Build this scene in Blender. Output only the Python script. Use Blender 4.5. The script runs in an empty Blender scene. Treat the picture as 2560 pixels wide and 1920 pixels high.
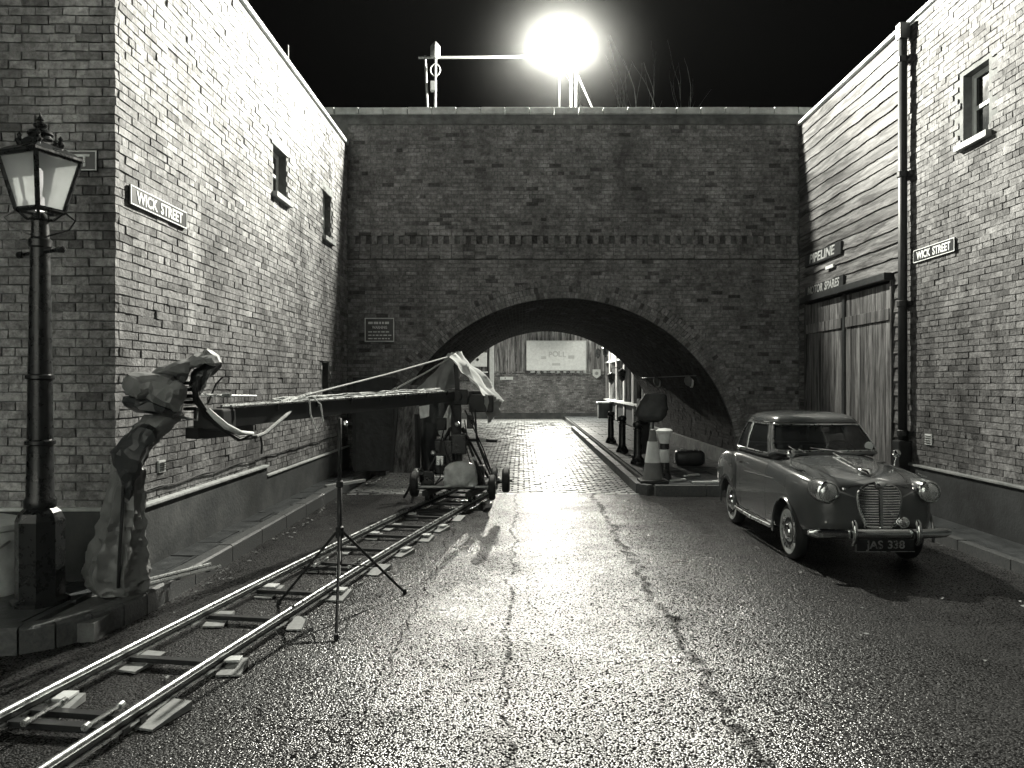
import bpy, bmesh, math, random
import numpy as np
from mathutils import Vector, Matrix, Euler, noise as mnoise

S = bpy.context.scene
COL = S.collection
R = math.radians
rng = random.Random(7)
H_CAM = 1.8

# ------------------------------------------------------------------ camera
cd = bpy.data.cameras.new('camera'); cam = bpy.data.objects.new('camera', cd); COL.objects.link(cam)
cam.location = (0, 0, H_CAM); cam.rotation_euler = (R(90), 0, 0)
cd.sensor_width = 36; cd.lens = 1950/2560*36
cd.shift_x = -25/2560; cd.shift_y = -3/2560
cd.clip_start = 0.05; cd.clip_end = 400
S.camera = cam

# ------------------------------------------------------------------ night sky
W = bpy.data.worlds.new('World'); S.world = W; W.use_nodes = True
nt = W.node_tree; bg = nt.nodes['Background']
sky = nt.nodes.new('ShaderNodeTexSky'); sky.sky_type = 'NISHITA'; sky.sun_disc = False
sky.sun_elevation = R(-4.0); sky.sun_rotation = R(180)
hsv = nt.nodes.new('ShaderNodeHueSaturation'); hsv.inputs['Saturation'].default_value = 0.12
nt.links.new(sky.outputs[0], hsv.inputs['Color']); nt.links.new(hsv.outputs[0], bg.inputs['Color'])
bg.inputs['Strength'].default_value = 0.05

# ------------------------------------------------------------------ exposure, sampling
S.view_settings.view_transform = 'Standard'; S.view_settings.look = 'None'
S.view_settings.exposure = 0.32; S.view_settings.gamma = 1.0; S.view_settings.use_curve_mapping = False
S.render.engine = 'CYCLES'
cy = S.cycles
cy.use_denoising = True
try: cy.denoiser = 'OPENIMAGEDENOISE'
except Exception: pass
cy.max_bounces = 6; cy.diffuse_bounces = 4; cy.glossy_bounces = 3; cy.transmission_bounces = 4
cy.volume_bounces = 0; cy.transparent_max_bounces = 8
cy.sample_clamp_indirect = 4.0; cy.caustics_reflective = False; cy.caustics_refractive = False
cy.volume_step_rate = 1.0

LAMP = Vector((0.76, 15.6, 8.34))       # the lit floodlight on the bridge
POWER_FRONT = 38000
POWER_REAR = 4600
REAR = Vector((1.4, 36.6, 4.9))
BEAM = (-.8, .05, .085)       # sine of elevation: dim, full, share when dim
LCOL = (1.0, 0.978, 0.875)
HAZE = 0.00004
GLOW_DENS = 0.017

# ------------------------------------------------------------------ mesh helpers
def tag(o, label=None, cat=None, group=None, kind=None):
    if label: o['label'] = label
    if cat: o['category'] = cat
    if group: o['group'] = group
    if kind: o['kind'] = kind
    return o

def thing(name, label, cat, loc=(0, 0, 0), group=None, rz=0.0):
    o = bpy.data.objects.new(name, None); COL.objects.link(o)
    o.location = loc; o.rotation_euler = (0, 0, rz); o.empty_display_size = .1
    return tag(o, label, cat, group)

def root_of(o):
    while o.parent: o = o.parent
    return o

class MB:
    def __init__(s): s.v = []; s.f = []; s.c = []; s.col = None
    def add(s, vs, fs):
        n = len(s.v); s.v.extend([tuple(p) for p in vs]); s.f.extend([tuple(i+n for i in f) for f in fs])
        if s.col is not None: s.c.extend([s.col]*len(vs))
        return s
    def box(s, mn, mx):
        x0, y0, z0 = mn; x1, y1, z1 = mx
        return s.add([(x0,y0,z0),(x1,y0,z0),(x1,y1,z0),(x0,y1,z0),(x0,y0,z1),(x1,y0,z1),(x1,y1,z1),(x0,y1,z1)],
                     [(0,3,2,1),(4,5,6,7),(0,1,5,4),(1,2,6,5),(2,3,7,6),(3,0,4,7)])
    def cbox(s, mn, mx, ch=.01):
        """box with chamfered edges"""
        bm = bmesh.new(); bmesh.ops.create_cube(bm, size=1)
        c = [(a+b)/2 for a, b in zip(mn, mx)]; d = [b-a for a, b in zip(mn, mx)]
        for v in bm.verts: v.co = Vector((c[0]+v.co.x*d[0], c[1]+v.co.y*d[1], c[2]+v.co.z*d[2]))
        bmesh.ops.bevel(bm, geom=list(bm.edges), offset=min(ch, min(d)*.45), segments=2, affect='EDGES', profile=.6)
        s.frombm(bm); return s
    def frombm(s, bm):
        bm.verts.ensure_lookup_table()
        for i, v in enumerate(bm.verts): v.index = i
        s.add([v.co[:] for v in bm.verts], [[v.index for v in f.verts] for f in bm.faces]); bm.free()
    def beam(s, p0, p1, w, h, up=(0, 0, 1), w1=None, h1=None):
        p0 = Vector(p0); p1 = Vector(p1); d = (p1-p0).normalized(); u = Vector(up)
        if abs(d.dot(u)) > .99: u = Vector((0, 1, 0))
        a = d.cross(u).normalized(); b = a.cross(d).normalized()
        w1 = w if w1 is None else w1; h1 = h if h1 is None else h1
        vs = []
        for p, ww, hh in ((p0, w, h), (p1, w1, h1)):
            vs += [p-a*ww/2-b*hh/2, p+a*ww/2-b*hh/2, p+a*ww/2+b*hh/2, p-a*ww/2+b*hh/2]
        return s.add(vs, [(3,2,1,0),(4,5,6,7),(0,1,5,4),(1,2,6,5),(2,3,7,6),(3,0,4,7)])
    def tube(s, pts, r, n=8, cap=True):
        pts = [Vector(p) for p in pts]; m = len(pts)
        rs = r if isinstance(r, (list, tuple)) else [r]*m
        vs = []; prev = None
        for i, p in enumerate(pts):
            d = (pts[min(i+1, m-1)]-pts[max(i-1, 0)])
            d = d.normalized() if d.length > 1e-9 else Vector((0, 0, 1))
            if prev is None:
                u = Vector((0, 0, 1)) if abs(d.z) < .9 else Vector((1, 0, 0))
                a = d.cross(u).normalized()
            else:
                a = (prev-d*prev.dot(d)).normalized()
            prev = a; b = d.cross(a)
            for k in range(n):
                t = 2*math.pi*k/n; vs.append(p+(a*math.cos(t)+b*math.sin(t))*rs[i])
        fs = [(i*n+k, i*n+(k+1) % n, (i+1)*n+(k+1) % n, (i+1)*n+k) for i in range(m-1) for k in range(n)]
        if cap: fs += [tuple(range(n-1, -1, -1)), tuple(range((m-1)*n, m*n))]
        return s.add(vs, fs)
    def lathe(s, prof, c=(0, 0, 0), axis='z', n=24, cap=True, ang0=0.0):
        """prof: list of (radius, height) along the axis"""
        c = Vector(c); vs = []; m = len(prof)
        for r, h in prof:
            for k in range(n):
                t = 2*math.pi*k/n+ang0; p = (r*math.cos(t), r*math.sin(t), h)
                if axis == 'y': p = (p[0], h, -p[1])
                elif axis == 'x': p = (h, p[0], p[1])
                vs.append(c+Vector(p))
        fs = [(i*n+k, i*n+(k+1) % n, (i+1)*n+(k+1) % n, (i+1)*n+k) for i in range(m-1) for k in range(n)]
        if cap: fs += [tuple(range(n-1, -1, -1)), tuple(range((m-1)*n, m*n))]
        return s.add(vs, fs)
    def loft(s, st, n=20, wob=0.0, seed=0, ex=2.0, freq=4.0, zf=1.0, sub=1, pleat=0, pamp=0.0):
        """st: (centre, axis_a, axis_b) stations; superellipse sections with noise folds"""
        if sub > 1:
            f_ = []
            for A, B_ in zip(st[:-1], st[1:]):
                for k in range(sub):
                    t = k/sub; f_.append(tuple(Vector(x)*(1-t)+Vector(y)*t for x, y in zip(A, B_)))
            st = f_+[st[-1]]
        vs = []; m = len(st)
        for i, (c, a, b) in enumerate(st):
            c = Vector(c); a = Vector(a); b = Vector(b)
            for k in range(n):
                t = 2*math.pi*k/n; ct, s_ = math.cos(t), math.sin(t)
                x = math.copysign(abs(ct)**(2/ex), ct); y = math.copysign(abs(s_)**(2/ex), s_)
                p = c+a*x+b*y
                if pleat:
                    ph = 2.2*mnoise.noise(Vector((c.z*1.7, seed, c.x)))+1.4*mnoise.noise(Vector((t*1.3, seed+3, c.z)))
                    e = pamp[i] if isinstance(pamp, (list, tuple)) else pamp
                    p = p+(p-c).normalized()*e*((1-abs(math.sin(pleat*t*.5+ph))**.7)*1.6-.6)
                if wob:
                    g_ = Vector((p.x, p.y, p.z*zf))*freq
                    q = 1-2.6*abs(mnoise.noise(g_+Vector((seed*3.1, seed, 0))))+.5*(1-2.6*abs(mnoise.noise(g_*2.1+Vector((0, seed, 7)))))
                    p = p+(p-c).normalized()*q*wob*.6
                vs.append(p)
        fs = [(i*n+k, i*n+(k+1) % n, (i+1)*n+(k+1) % n, (i+1)*n+k) for i in range(m-1) for k in range(n)]
        fs += [tuple(range(n-1, -1, -1)), tuple(range((m-1)*n, m*n))]
        return s.add(vs, fs)
    def sheet(s, A, B, C, D, nu=12, nv=12, sag=0.0, wob=0.0, seed=0, freq=5.0):
        """bilinear cloth between four corners"""
        A, B, C, D = map(Vector, (A, B, C, D)); vs = []
        nrm = (B-A).cross(D-A).normalized()
        for j in range(nv+1):
            for i in range(nu+1):
                u = i/nu; v = j/nv
                p = (A*(1-u)+B*u)*(1-v)+(D*(1-u)+C*u)*v
                p = p+Vector((0, 0, -sag*4*u*(1-u)*v))
                q = .8-2*abs(mnoise.noise(Vector((u*freq*.8, v*freq*.35, seed*2.7))))+.5-1.2*abs(mnoise.noise(Vector((u*freq*2.2, v*freq*.5, seed*5.1))))
                vs.append(p+nrm*q*wob)
        w = nu+1
        return s.add(vs, [(j*w+i, j*w+i+1, (j+1)*w+i+1, (j+1)*w+i) for j in range(nv) for i in range(nu)])
    def build(s, name, m, parent=None, smooth=False, world=True, solid=0.0, auto=None):
        off = Vector((0, 0, 0))
        if parent is not None and world: off = Vector(root_of(parent).location)
        me = bpy.data.meshes.new(name)
        me.from_pydata([(p[0]-off.x, p[1]-off.y, p[2]-off.z) for p in s.v], [], s.f)
        me.update()
        if s.c and len(s.c) == len(s.v):
            a = me.color_attributes.new('tint', 'FLOAT_COLOR', 'POINT')
            a.data.foreach_set('color', np.array([(c, c, c, 1) for c in s.c], dtype=np.float32).ravel())
        if m: me.materials.append(m)
        if smooth: me.polygons.foreach_set('use_smooth', [True]*len(me.polygons))
        if auto is not None:
            try: me.set_sharp_from_angle(angle=R(auto))
            except Exception: pass
        o = bpy.data.objects.new(name, me); COL.objects.link(o)
        if parent is not None: o.parent = parent
        if solid:
            md = o.modifiers.new('solidify', 'SOLIDIFY'); md.thickness = solid; md.offset = 0
        return o

def P(px, py, Y):
    """a point of the place at depth Y that the photograph shows at px, py"""
    return Vector(((px-1305)/1950*Y, Y, H_CAM-(py-957)/1950*Y))

def dup(o, parent=None):
    c = o.copy(); COL.objects.link(c)
    if parent is not None: c.parent = parent
    for ch in list(o.children): dup(ch, c)
    return c

def text_mesh(txt, size, depth=.003, align='CENTER', shear=0.0, spacing=1.0, xscale=1.0, bold=0.0):
    cu = bpy.data.curves.new('lettering', 'FONT'); cu.body = txt; cu.size = size; cu.extrude = depth
    cu.align_x = align; cu.align_y = 'CENTER'; cu.space_character = spacing; cu.shear = shear; cu.offset = bold
    cu.resolution_u = 3
    o = bpy.data.objects.new('lettering_tmp', cu); COL.objects.link(o)
    dg = bpy.context.evaluated_depsgraph_get()
    me = bpy.data.meshes.new_from_object(o.evaluated_get(dg))
    bpy.data.objects.remove(o); bpy.data.curves.remove(cu)
    for v in me.vertices: v.co.x *= xscale
    return me

def _lettering1(txt, size, m, parent, loc, rz=0.0, name='lettering', **k):
    """upright lettering on a vertical face; rz = 0 faces -Y; loc is local to the parent"""
    me = text_mesh(txt, size, **k); me.materials.clear(); me.materials.append(m)
    o = bpy.data.objects.new(name, me); COL.objects.link(o)
    o.parent = parent; o.location = loc; o.rotation_euler = (R(90), 0, rz)
    return o

def lettering(txt, size, m, parent, loc, rz=0.0, align='CENTER', xscale=1.0, **k):
    """one mesh per word"""
    words = txt.split(); ms = [text_mesh(w, size, align='LEFT', xscale=xscale, **k) for w in words]
    gap = size*.42*xscale; ext = [(min(v.co.x for v in me.vertices), max(v.co.x for v in me.vertices)) for me in ms]
    tot = sum(b-a for a, b in ext)+gap*(len(ms)-1); x = -tot if align == 'RIGHT' else -tot/2
    for me, (a, b) in zip(ms, ext):
        for v in me.vertices: v.co.x += x-a
        x += b-a+gap
        me.materials.clear(); me.materials.append(m)
        o = bpy.data.objects.new('lettering', me); COL.objects.link(o); o.parent = parent; o.location = loc; o.rotation_euler = (R(90), 0, rz)

# ------------------------------------------------------------------ materials
def _nodes(name):
    m = bpy.data.materials.new(name); m.use_nodes = True
    n = m.node_tree; b = n.nodes['Principled BSDF']
    return m, n, b

def g3(v): return (v*.92, v*1.0, v*1.03, 1) if v < .1 else (v*.97, v*1.0, v*.99, 1)

def mat(name, v, rough=.7, metal=0.0, var=.25, scale=6.0, stretch=(1, 1, 1), bump=0.0, bscale=None, coat=0.0,
        rvar=0.0, detail=5.0, spec=.5, dirt=0.0, trans=0.0, crough=.08):
    """grey procedural material: noise-varied colour, roughness and relief"""
    m, n, b = _nodes(name); L = n.links
    tc = n.nodes.new('ShaderNodeTexCoord'); mp = n.nodes.new('ShaderNodeMapping')
    mp.inputs['Scale'].default_value = stretch
    L.new(tc.outputs['Object'], mp.inputs['Vector'])
    nz = n.nodes.new('ShaderNodeTexNoise'); nz.inputs['Scale'].default_value = scale; nz.inputs['Detail'].default_value = detail
    nz.inputs['Roughness'].default_value = .62
    L.new(mp.outputs[0], nz.inputs['Vector'])
    rp = n.nodes.new('ShaderNodeValToRGB'); L.new(nz.outputs['Fac'], rp.inputs['Fac'])
    rp.color_ramp.elements[0].position = .3; rp.color_ramp.elements[1].position = .7
    rp.color_ramp.elements[0].color = g3(v*(1-var)); rp.color_ramp.elements[1].color = g3(min(.9, v*(1+var)))
    out = rp.outputs['Color']
    if dirt:
        d = n.nodes.new('ShaderNodeTexNoise'); d.inputs['Scale'].default_value = scale*.22; d.inputs['Detail'].default_value = 6
        L.new(tc.outputs['Object'], d.inputs['Vector'])
        r2 = n.nodes.new('ShaderNodeValToRGB'); L.new(d.outputs['Fac'], r2.inputs['Fac'])
        r2.color_ramp.elements[0].position = .35; r2.color_ramp.elements[1].position = .62
        r2.color_ramp.elements[0].color = g3(1-dirt); r2.color_ramp.elements[1].color = (1, 1, 1, 1)
        mx = n.nodes.new('ShaderNodeMixRGB'); mx.blend_type = 'MULTIPLY'; mx.inputs[0].default_value = 1
        L.new(out, mx.inputs[1]); L.new(r2.outputs[0], mx.inputs[2]); out = mx.outputs[0]
    L.new(out, b.inputs['Base Color'])
    b.inputs['Roughness'].default_value = rough; b.inputs['Metallic'].default_value = metal
    b.inputs['Specular IOR Level'].default_value = spec
    if rvar:
        mr = n.nodes.new('ShaderNodeMapRange'); mr.inputs['To Min'].default_value = max(.02, rough-rvar); mr.inputs['To Max'].default_value = min(1, rough+rvar)
        mr.inputs['From Min'].default_value = .3; mr.inputs['From Max'].default_value = .7
        L.new(nz.outputs['Fac'], mr.inputs['Value']); L.new(mr.outputs[0], b.inputs['Roughness'])
    if coat: b.inputs['Coat Weight'].default_value = coat; b.inputs['Coat Roughness'].default_value = crough
    if bump:
        bn = n.nodes.new('ShaderNodeBump'); bn.inputs['Strength'].default_value = bump; bn.inputs['Distance'].default_value = .02
        if bscale:
            n2 = n.nodes.new('ShaderNodeTexNoise'); n2.inputs['Scale'].default_value = bscale; n2.inputs['Detail'].default_value = 4
            L.new(mp.outputs[0], n2.inputs['Vector']); L.new(n2.outputs['Fac'], bn.inputs['Height'])
        else: L.new(nz.outputs['Fac'], bn.inputs['Height'])
        L.new(bn.outputs[0], b.inputs['Normal'])
    if trans:
        t = n.nodes.new('ShaderNodeBsdfTranslucent'); ms = n.nodes.new('ShaderNodeMixShader'); ms.inputs[0].default_value = trans
        L.new(out, t.inputs['Color'])
        o = n.nodes['Material Output']; L.new(b.outputs[0], ms.inputs[1]); L.new(t.outputs[0], ms.inputs[2]); L.new(ms.outputs[0], o.inputs['Surface'])
    return m

def brick_mat(name, gain, dirt=.45, bump=.5):
    """bricks carry their own tint in the mesh; fine grain, soot and relief come on top"""
    m, n, b = _nodes(name); L = n.links
    at = n.nodes.new('ShaderNodeAttribute'); at.attribute_name = 'tint'
    ge = n.nodes.new('ShaderNodeNewGeometry')
    n1 = n.nodes.new('ShaderNodeTexNoise'); n1.inputs['Scale'].default_value = 17; n1.inputs['Detail'].default_value = 8; n1.inputs['Roughness'].default_value = .7
    n2 = n.nodes.new('ShaderNodeTexNoise'); n2.inputs['Scale'].default_value = .9; n2.inputs['Detail'].default_value = 7; n2.inputs['Roughness'].default_value = .65
    mp = n.nodes.new('ShaderNodeMapping'); mp.inputs['Scale'].default_value = (1.6, 1.6, .45); L.new(ge.outputs['Position'], mp.inputs['Vector'])
    L.new(ge.outputs['Position'], n1.inputs['Vector']); L.new(mp.outputs[0], n2.inputs['Vector'])
    r1 = n.nodes.new('ShaderNodeMapRange'); r1.inputs['From Min'].default_value = .3; r1.inputs['From Max'].default_value = .7
    r1.inputs['To Min'].default_value = gain*.45; r1.inputs['To Max'].default_value = gain*1.55
    r2 = n.nodes.new('ShaderNodeMapRange'); r2.inputs['From Min'].default_value = .35; r2.inputs['From Max'].default_value = .62
    r2.inputs['To Min'].default_value = 1-dirt; r2.inputs['To Max'].default_value = 1.0
    L.new(n1.outputs['Fac'], r1.inputs['Value']); L.new(n2.outputs['Fac'], r2.inputs['Value'])
    n4 = n.nodes.new('ShaderNodeTexNoise'); n4.inputs['Scale'].default_value = 3.3; n4.inputs['Detail'].default_value = 8; n4.inputs['Roughness'].default_value = .7; L.new(ge.outputs['Position'], n4.inputs['Vector'])
    r4 = n.nodes.new('ShaderNodeMapRange'); r4.inputs['From Min'].default_value = .32; r4.inputs['From Max'].default_value = .66; r4.inputs['To Min'].default_value = .62; r4.inputs['To Max'].default_value = 1.25; L.new(n4.outputs['Fac'], r4.inputs['Value'])
    mu0 = n.nodes.new('ShaderNodeMath'); mu0.operation = 'MULTIPLY'; L.new(r1.outputs[0], mu0.inputs[0]); L.new(r4.outputs[0], mu0.inputs[1])
    mu = n.nodes.new('ShaderNodeMath'); mu.operation = 'MULTIPLY'; L.new(mu0.outputs[0], mu.inputs[0]); L.new(r2.outputs[0], mu.inputs[1])
    vm = n.nodes.new('ShaderNodeVectorMath'); vm.operation = 'SCALE'; L.new(at.outputs['Color'], vm.inputs[0]); L.new(mu.outputs[0], vm.inputs['Scale'])
    L.new(vm.outputs[0], b.inputs['Base Color'])
    b.inputs['Roughness'].default_value = .88; b.inputs['Specular IOR Level'].default_value = .25
    bn = n.nodes.new('ShaderNodeBump'); bn.inputs['Strength'].default_value = bump; bn.inputs['Distance'].default_value = .012
    n3 = n.nodes.new('ShaderNodeTexNoise'); n3.inputs['Scale'].default_value = 45; n3.inputs['Detail'].default_value = 5; L.new(ge.outputs['Position'], n3.inputs['Vector'])
    L.new(n3.outputs['Fac'], bn.inputs['Height']); L.new(bn.outputs[0], b.inputs['Normal'])
    return m

def asphalt_mat():
    m, n, b = _nodes('wet_asphalt'); L = n.links
    ge = n.nodes.new('ShaderNodeNewGeometry')
    vo = n.nodes.new('ShaderNodeTexVoronoi'); vo.inputs['Scale'].default_value = 80; L.new(ge.outputs['Position'], vo.inputs['Vector'])
    vo2 = n.nodes.new('ShaderNodeTexVoronoi'); vo2.inputs['Scale'].default_value = 36; L.new(ge.outputs['Position'], vo2.inputs['Vector'])
    big = n.nodes.new('ShaderNodeTexNoise'); big.inputs['Scale'].default_value = 1.1; big.inputs['Detail'].default_value = 8; big.inputs['Roughness'].default_value = .68
    L.new(ge.outputs['Position'], big.inputs['Vector'])
    sp = n.nodes.new('ShaderNodeSeparateColor'); L.new(vo.outputs['Color'], sp.inputs[0])
    cr = n.nodes.new('ShaderNodeMapRange'); cr.inputs['To Min'].default_value = .008; cr.inputs['To Max'].default_value = .045
    L.new(sp.outputs[0], cr.inputs['Value'])
    # tar seams along the street
    sx = n.nodes.new('ShaderNodeSeparateXYZ'); L.new(ge.outputs['Position'], sx.inputs[0])
    wob = n.nodes.new('ShaderNodeTexNoise'); wob.inputs['Scale'].default_value = 2.2; wob.inputs['Detail'].default_value = 4; wob.inputs['Roughness'].default_value = .6
    L.new(ge.outputs['Position'], wob.inputs['Vector'])
    def M(op, a, bb):
        q = n.nodes.new('ShaderNodeMath'); q.operation = op
        for i, x in enumerate((a, bb)):
            if isinstance(x, (int, float)): q.inputs[i].default_value = x
            elif x is not None: L.new(x, q.inputs[i])
        return q.outputs[0]
    wx = M('ADD', sx.outputs['X'], M('MULTIPLY', M('SUBTRACT', wob.outputs['Fac'], .5), .34))
    seam = None
    for x0, hw in ((1.13, .034), (-.1, .014), (-.86, .009)):
        d = M('ABSOLUTE', M('SUBTRACT', wx, x0), None)
        s_ = n.nodes.new('ShaderNodeMapRange'); s_.interpolation_type = 'SMOOTHSTEP'
        s_.inputs['From Min'].default_value = hw*.4; s_.inputs['From Max'].default_value = hw*1.6; L.new(d, s_.inputs['Value'])
        seam = s_.outputs[0] if seam is None else M('MINIMUM', seam, s_.outputs[0])
    fine = n.nodes.new('ShaderNodeTexNoise'); fine.inputs['Scale'].default_value = 9; fine.inputs['Detail'].default_value = 4; L.new(ge.outputs['Position'], fine.inputs['Vector'])
    brk = n.nodes.new('ShaderNodeMapRange'); brk.inputs['From Min'].default_value = .3; brk.inputs['From Max'].default_value = .6
    L.new(fine.outputs['Fac'], brk.inputs['Value'])
    inv = M('SUBTRACT', 1.0, seam); seam_f = M('SUBTRACT', 1.0, M('MULTIPLY', M('MULTIPLY', inv, brk.outputs[0]), .85))
    mul = M('MULTIPLY', cr.outputs[0], M('ADD', .25, M('MULTIPLY', seam_f, .75)))
    wear = n.nodes.new('ShaderNodeMapRange'); wear.inputs['From Min'].default_value = .35; wear.inputs['From Max'].default_value = .65
    wear.inputs['To Min'].default_value = .3; wear.inputs['To Max'].default_value = 1.45; L.new(big.outputs['Fac'], wear.inputs['Value'])
    mul = M('MULTIPLY', mul, wear.outputs[0])
    cc = n.nodes.new('ShaderNodeCombineColor')
    for i in range(3): L.new(mul, cc.inputs[i])
    L.new(cc.outputs[0], b.inputs['Base Color'])
    ro = n.nodes.new('ShaderNodeMapRange'); ro.inputs['From Min'].default_value = .35; ro.inputs['From Max'].default_value = .65
    ro.inputs['To Min'].default_value = ASPH_R[1]; ro.inputs['To Max'].default_value = ASPH_R[0]; L.new(big.outputs['Fac'], ro.inputs['Value'])
    L.new(M('ADD', ro.outputs[0], M('MULTIPLY', M('SUBTRACT', 1.0, seam_f), .3)), b.inputs['Roughness'])
    hh = M('ADD', M('MULTIPLY', vo.outputs['Distance'], -1.0), M('MULTIPLY', vo2.outputs['Distance'], -.7))
    hh = M('ADD', hh, M('MULTIPLY', seam_f, .9))
    bn = n.nodes.new('ShaderNodeBump'); bn.inputs['Strength'].default_value = ASPH_BUMP; bn.inputs['Distance'].default_value = .0045
    L.new(hh, bn.inputs['Height']); L.new(bn.outputs[0], b.inputs['Normal'])
    cav = n.nodes.new('ShaderNodeMapRange'); cav.interpolation_type = 'SMOOTHSTEP'; cav.inputs['From Min'].default_value = .66; cav.inputs['From Max'].default_value = .42
    cav.inputs['To Min'].default_value = 0; cav.inputs['To Max'].default_value = 1
    jit = n.nodes.new('ShaderNodeMapRange'); jit.inputs['To Min'].default_value = .3; jit.inputs['To Max'].default_value = 1.0; L.new(sp.outputs[1], jit.inputs['Value'])
    L.new(vo.outputs['Distance'], cav.inputs['Value']); wet = M('MULTIPLY', seam_f, M('MULTIPLY', M('MULTIPLY', cav.outputs[0], jit.outputs[0]), M('ADD', .4, M('MULTIPLY', wear.outputs[0], .55))))
    L.new(M('MULTIPLY', wet, ASPH_SPEC), b.inputs['Specular IOR Level']); L.new(wet, b.inputs['Coat Weight']); b.inputs['Coat IOR'].default_value = 1.7
    b.inputs["Coat Roughness"].default_value = .27; L.new(bn.outputs[0], b.inputs['Coat Normal'])
    return m
ASPH_R = (.24, .46); ASPH_BUMP = 1.0; ASPH_SPEC = 1.2

M = {}
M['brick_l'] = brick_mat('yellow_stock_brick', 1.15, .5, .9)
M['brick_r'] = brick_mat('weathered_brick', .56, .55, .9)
M['brick_b'] = brick_mat('sooty_bridge_brick', 1.4, .4)
M['brick_f'] = brick_mat('street_end_brick', 1.0, .5)
M['mortar'] = mat('lime_mortar', .15, .95, var=.3, scale=9, bump=.3, bscale=60, dirt=.4)
M['mortar_d'] = mat('sooty_mortar', .16, .95, var=.35, scale=7, bump=.3, bscale=60, dirt=.5)
M['render'] = mat('cement_render', .115, .85, var=.35, scale=3.0, bump=.25, bscale=30, dirt=.55)
M['terrace'] = mat('white_bounce_wall', .82, .85, var=.12, scale=2, bump=.2, bscale=30)
M['render_d'] = mat('dark_render', .045, .85, var=.4, scale=3.0, bump=.25, bscale=30, dirt=.6)  # darker than the render of the left plinth
M['stone'] = mat('worn_stone', .34, .75, var=.3, scale=8, bump=.3, bscale=35, dirt=.4)
M['coping'] = mat('coping_stone', .68, .8, var=.25, scale=7, bump=.3, bscale=35, dirt=.3)
M['paving'] = mat('damp_paving', .06, .42, var=.35, scale=6, bump=.25, bscale=50, rvar=.16)
M['kerb'] = mat('granite_kerb', .1, .5, var=.35, scale=30, bump=.35, bscale=60, rvar=.14)
M['sett'] = mat('wet_granite_sett', .26, .45, var=.4, scale=5, bump=.15, bscale=40, rvar=.12, spec=1.0, coat=.3, crough=.4)
M['sett_bed'] = mat('sett_bedding', .03, .6, var=.3, scale=20)
M['asphalt'] = asphalt_mat()
def timber_mat(name, v, stretch, seedv):
    m, n, b = _nodes(name); L = n.links
    tc = n.nodes.new('ShaderNodeTexCoord'); oi = n.nodes.new('ShaderNodeObjectInfo')
    ad = n.nodes.new('ShaderNodeVectorMath'); ad.operation = 'ADD'; sc_ = n.nodes.new('ShaderNodeVectorMath'); sc_.operation = 'SCALE'; sc_.inputs[0].default_value = (31, 17, 23)
    L.new(oi.outputs['Random'], sc_.inputs['Scale']); mp = n.nodes.new('ShaderNodeMapping'); mp.inputs['Scale'].default_value = stretch
    L.new(tc.outputs['Object'], mp.inputs['Vector']); L.new(mp.outputs[0], ad.inputs[0]); L.new(sc_.outputs[0], ad.inputs[1])
    outs = []
    for sc2, lo, hi, a, b2 in ((1.1, .38, .62, .16, 1.75), (5.0, .3, .7, .5, 1.4)):
        nz = n.nodes.new('ShaderNodeTexNoise'); nz.inputs['Scale'].default_value = sc2; nz.inputs['Detail'].default_value = 9; nz.inputs['Roughness'].default_value = .68; nz.inputs['Distortion'].default_value = .6
        L.new(ad.outputs[0], nz.inputs['Vector']); mr = n.nodes.new('ShaderNodeMapRange'); mr.inputs['From Min'].default_value = lo; mr.inputs['From Max'].default_value = hi
        mr.inputs['To Min'].default_value = a; mr.inputs['To Max'].default_value = b2; L.new(nz.outputs['Fac'], mr.inputs['Value']); outs.append((mr.outputs[0], nz))
    rn = n.nodes.new('ShaderNodeMapRange'); rn.inputs['To Min'].default_value = v*.65; rn.inputs['To Max'].default_value = v*1.35; L.new(oi.outputs['Random'], rn.inputs['Value'])
    m1 = n.nodes.new('ShaderNodeMath'); m1.operation = 'MULTIPLY'; L.new(outs[0][0], m1.inputs[0]); L.new(outs[1][0], m1.inputs[1])
    m2 = n.nodes.new('ShaderNodeMath'); m2.operation = 'MULTIPLY'; L.new(m1.outputs[0], m2.inputs[0]); L.new(rn.outputs[0], m2.inputs[1])
    cc = n.nodes.new('ShaderNodeCombineColor')
    for i in range(3): L.new(m2.outputs[0], cc.inputs[i])
    L.new(cc.outputs[0], b.inputs['Base Color']); b.inputs['Roughness'].default_value = .8
    bn = n.nodes.new('ShaderNodeBump'); bn.inputs['Strength'].default_value = .6; bn.inputs['Distance'].default_value = .01; L.new(outs[1][1].outputs['Fac'], bn.inputs['Height']); L.new(bn.outputs[0], b.inputs['Normal'])
    return m
M['plank'] = timber_mat('weathered_plank', .095, (1, .9, 9), 1)
M['door_board'] = timber_mat('weathered_door_board', .12, (9, 9, .8), 2)
M['board_v'] = timber_mat('silvered_vertical_board', .28, (6, 6, .5), 3)
M['dark_wood'] = mat('dark_painted_wood', .025, .5, var=.4, scale=10, bump=.15)
M['frame_w'] = mat('off_white_paint', .65, .55, var=.12, scale=8)
M['black'] = mat('black_gloss_paint', .018, .3, var=.3, scale=12, bump=.08, bscale=40, rvar=.1)
M['jib'] = mat('dark_grey_jib_paint', .032, .5, var=.2, scale=6, bump=.05)
M['black_m'] = mat('black_matt_metal', .02, .5, var=.3, scale=14, bump=.1)
M['rubber'] = mat('black_rubber', .02, .65, var=.3, scale=20, bump=.2)
M['chrome'] = mat('chrome', .75, .13, 1.0, var=.08, scale=15)
M['alu'] = mat('bare_aluminium', .6, .3, 1.0, var=.15, scale=20, rvar=.1)
M['scaff'] = mat('dull_scaffold_tube', .16, .6, .2, var=.25, scale=12)
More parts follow.
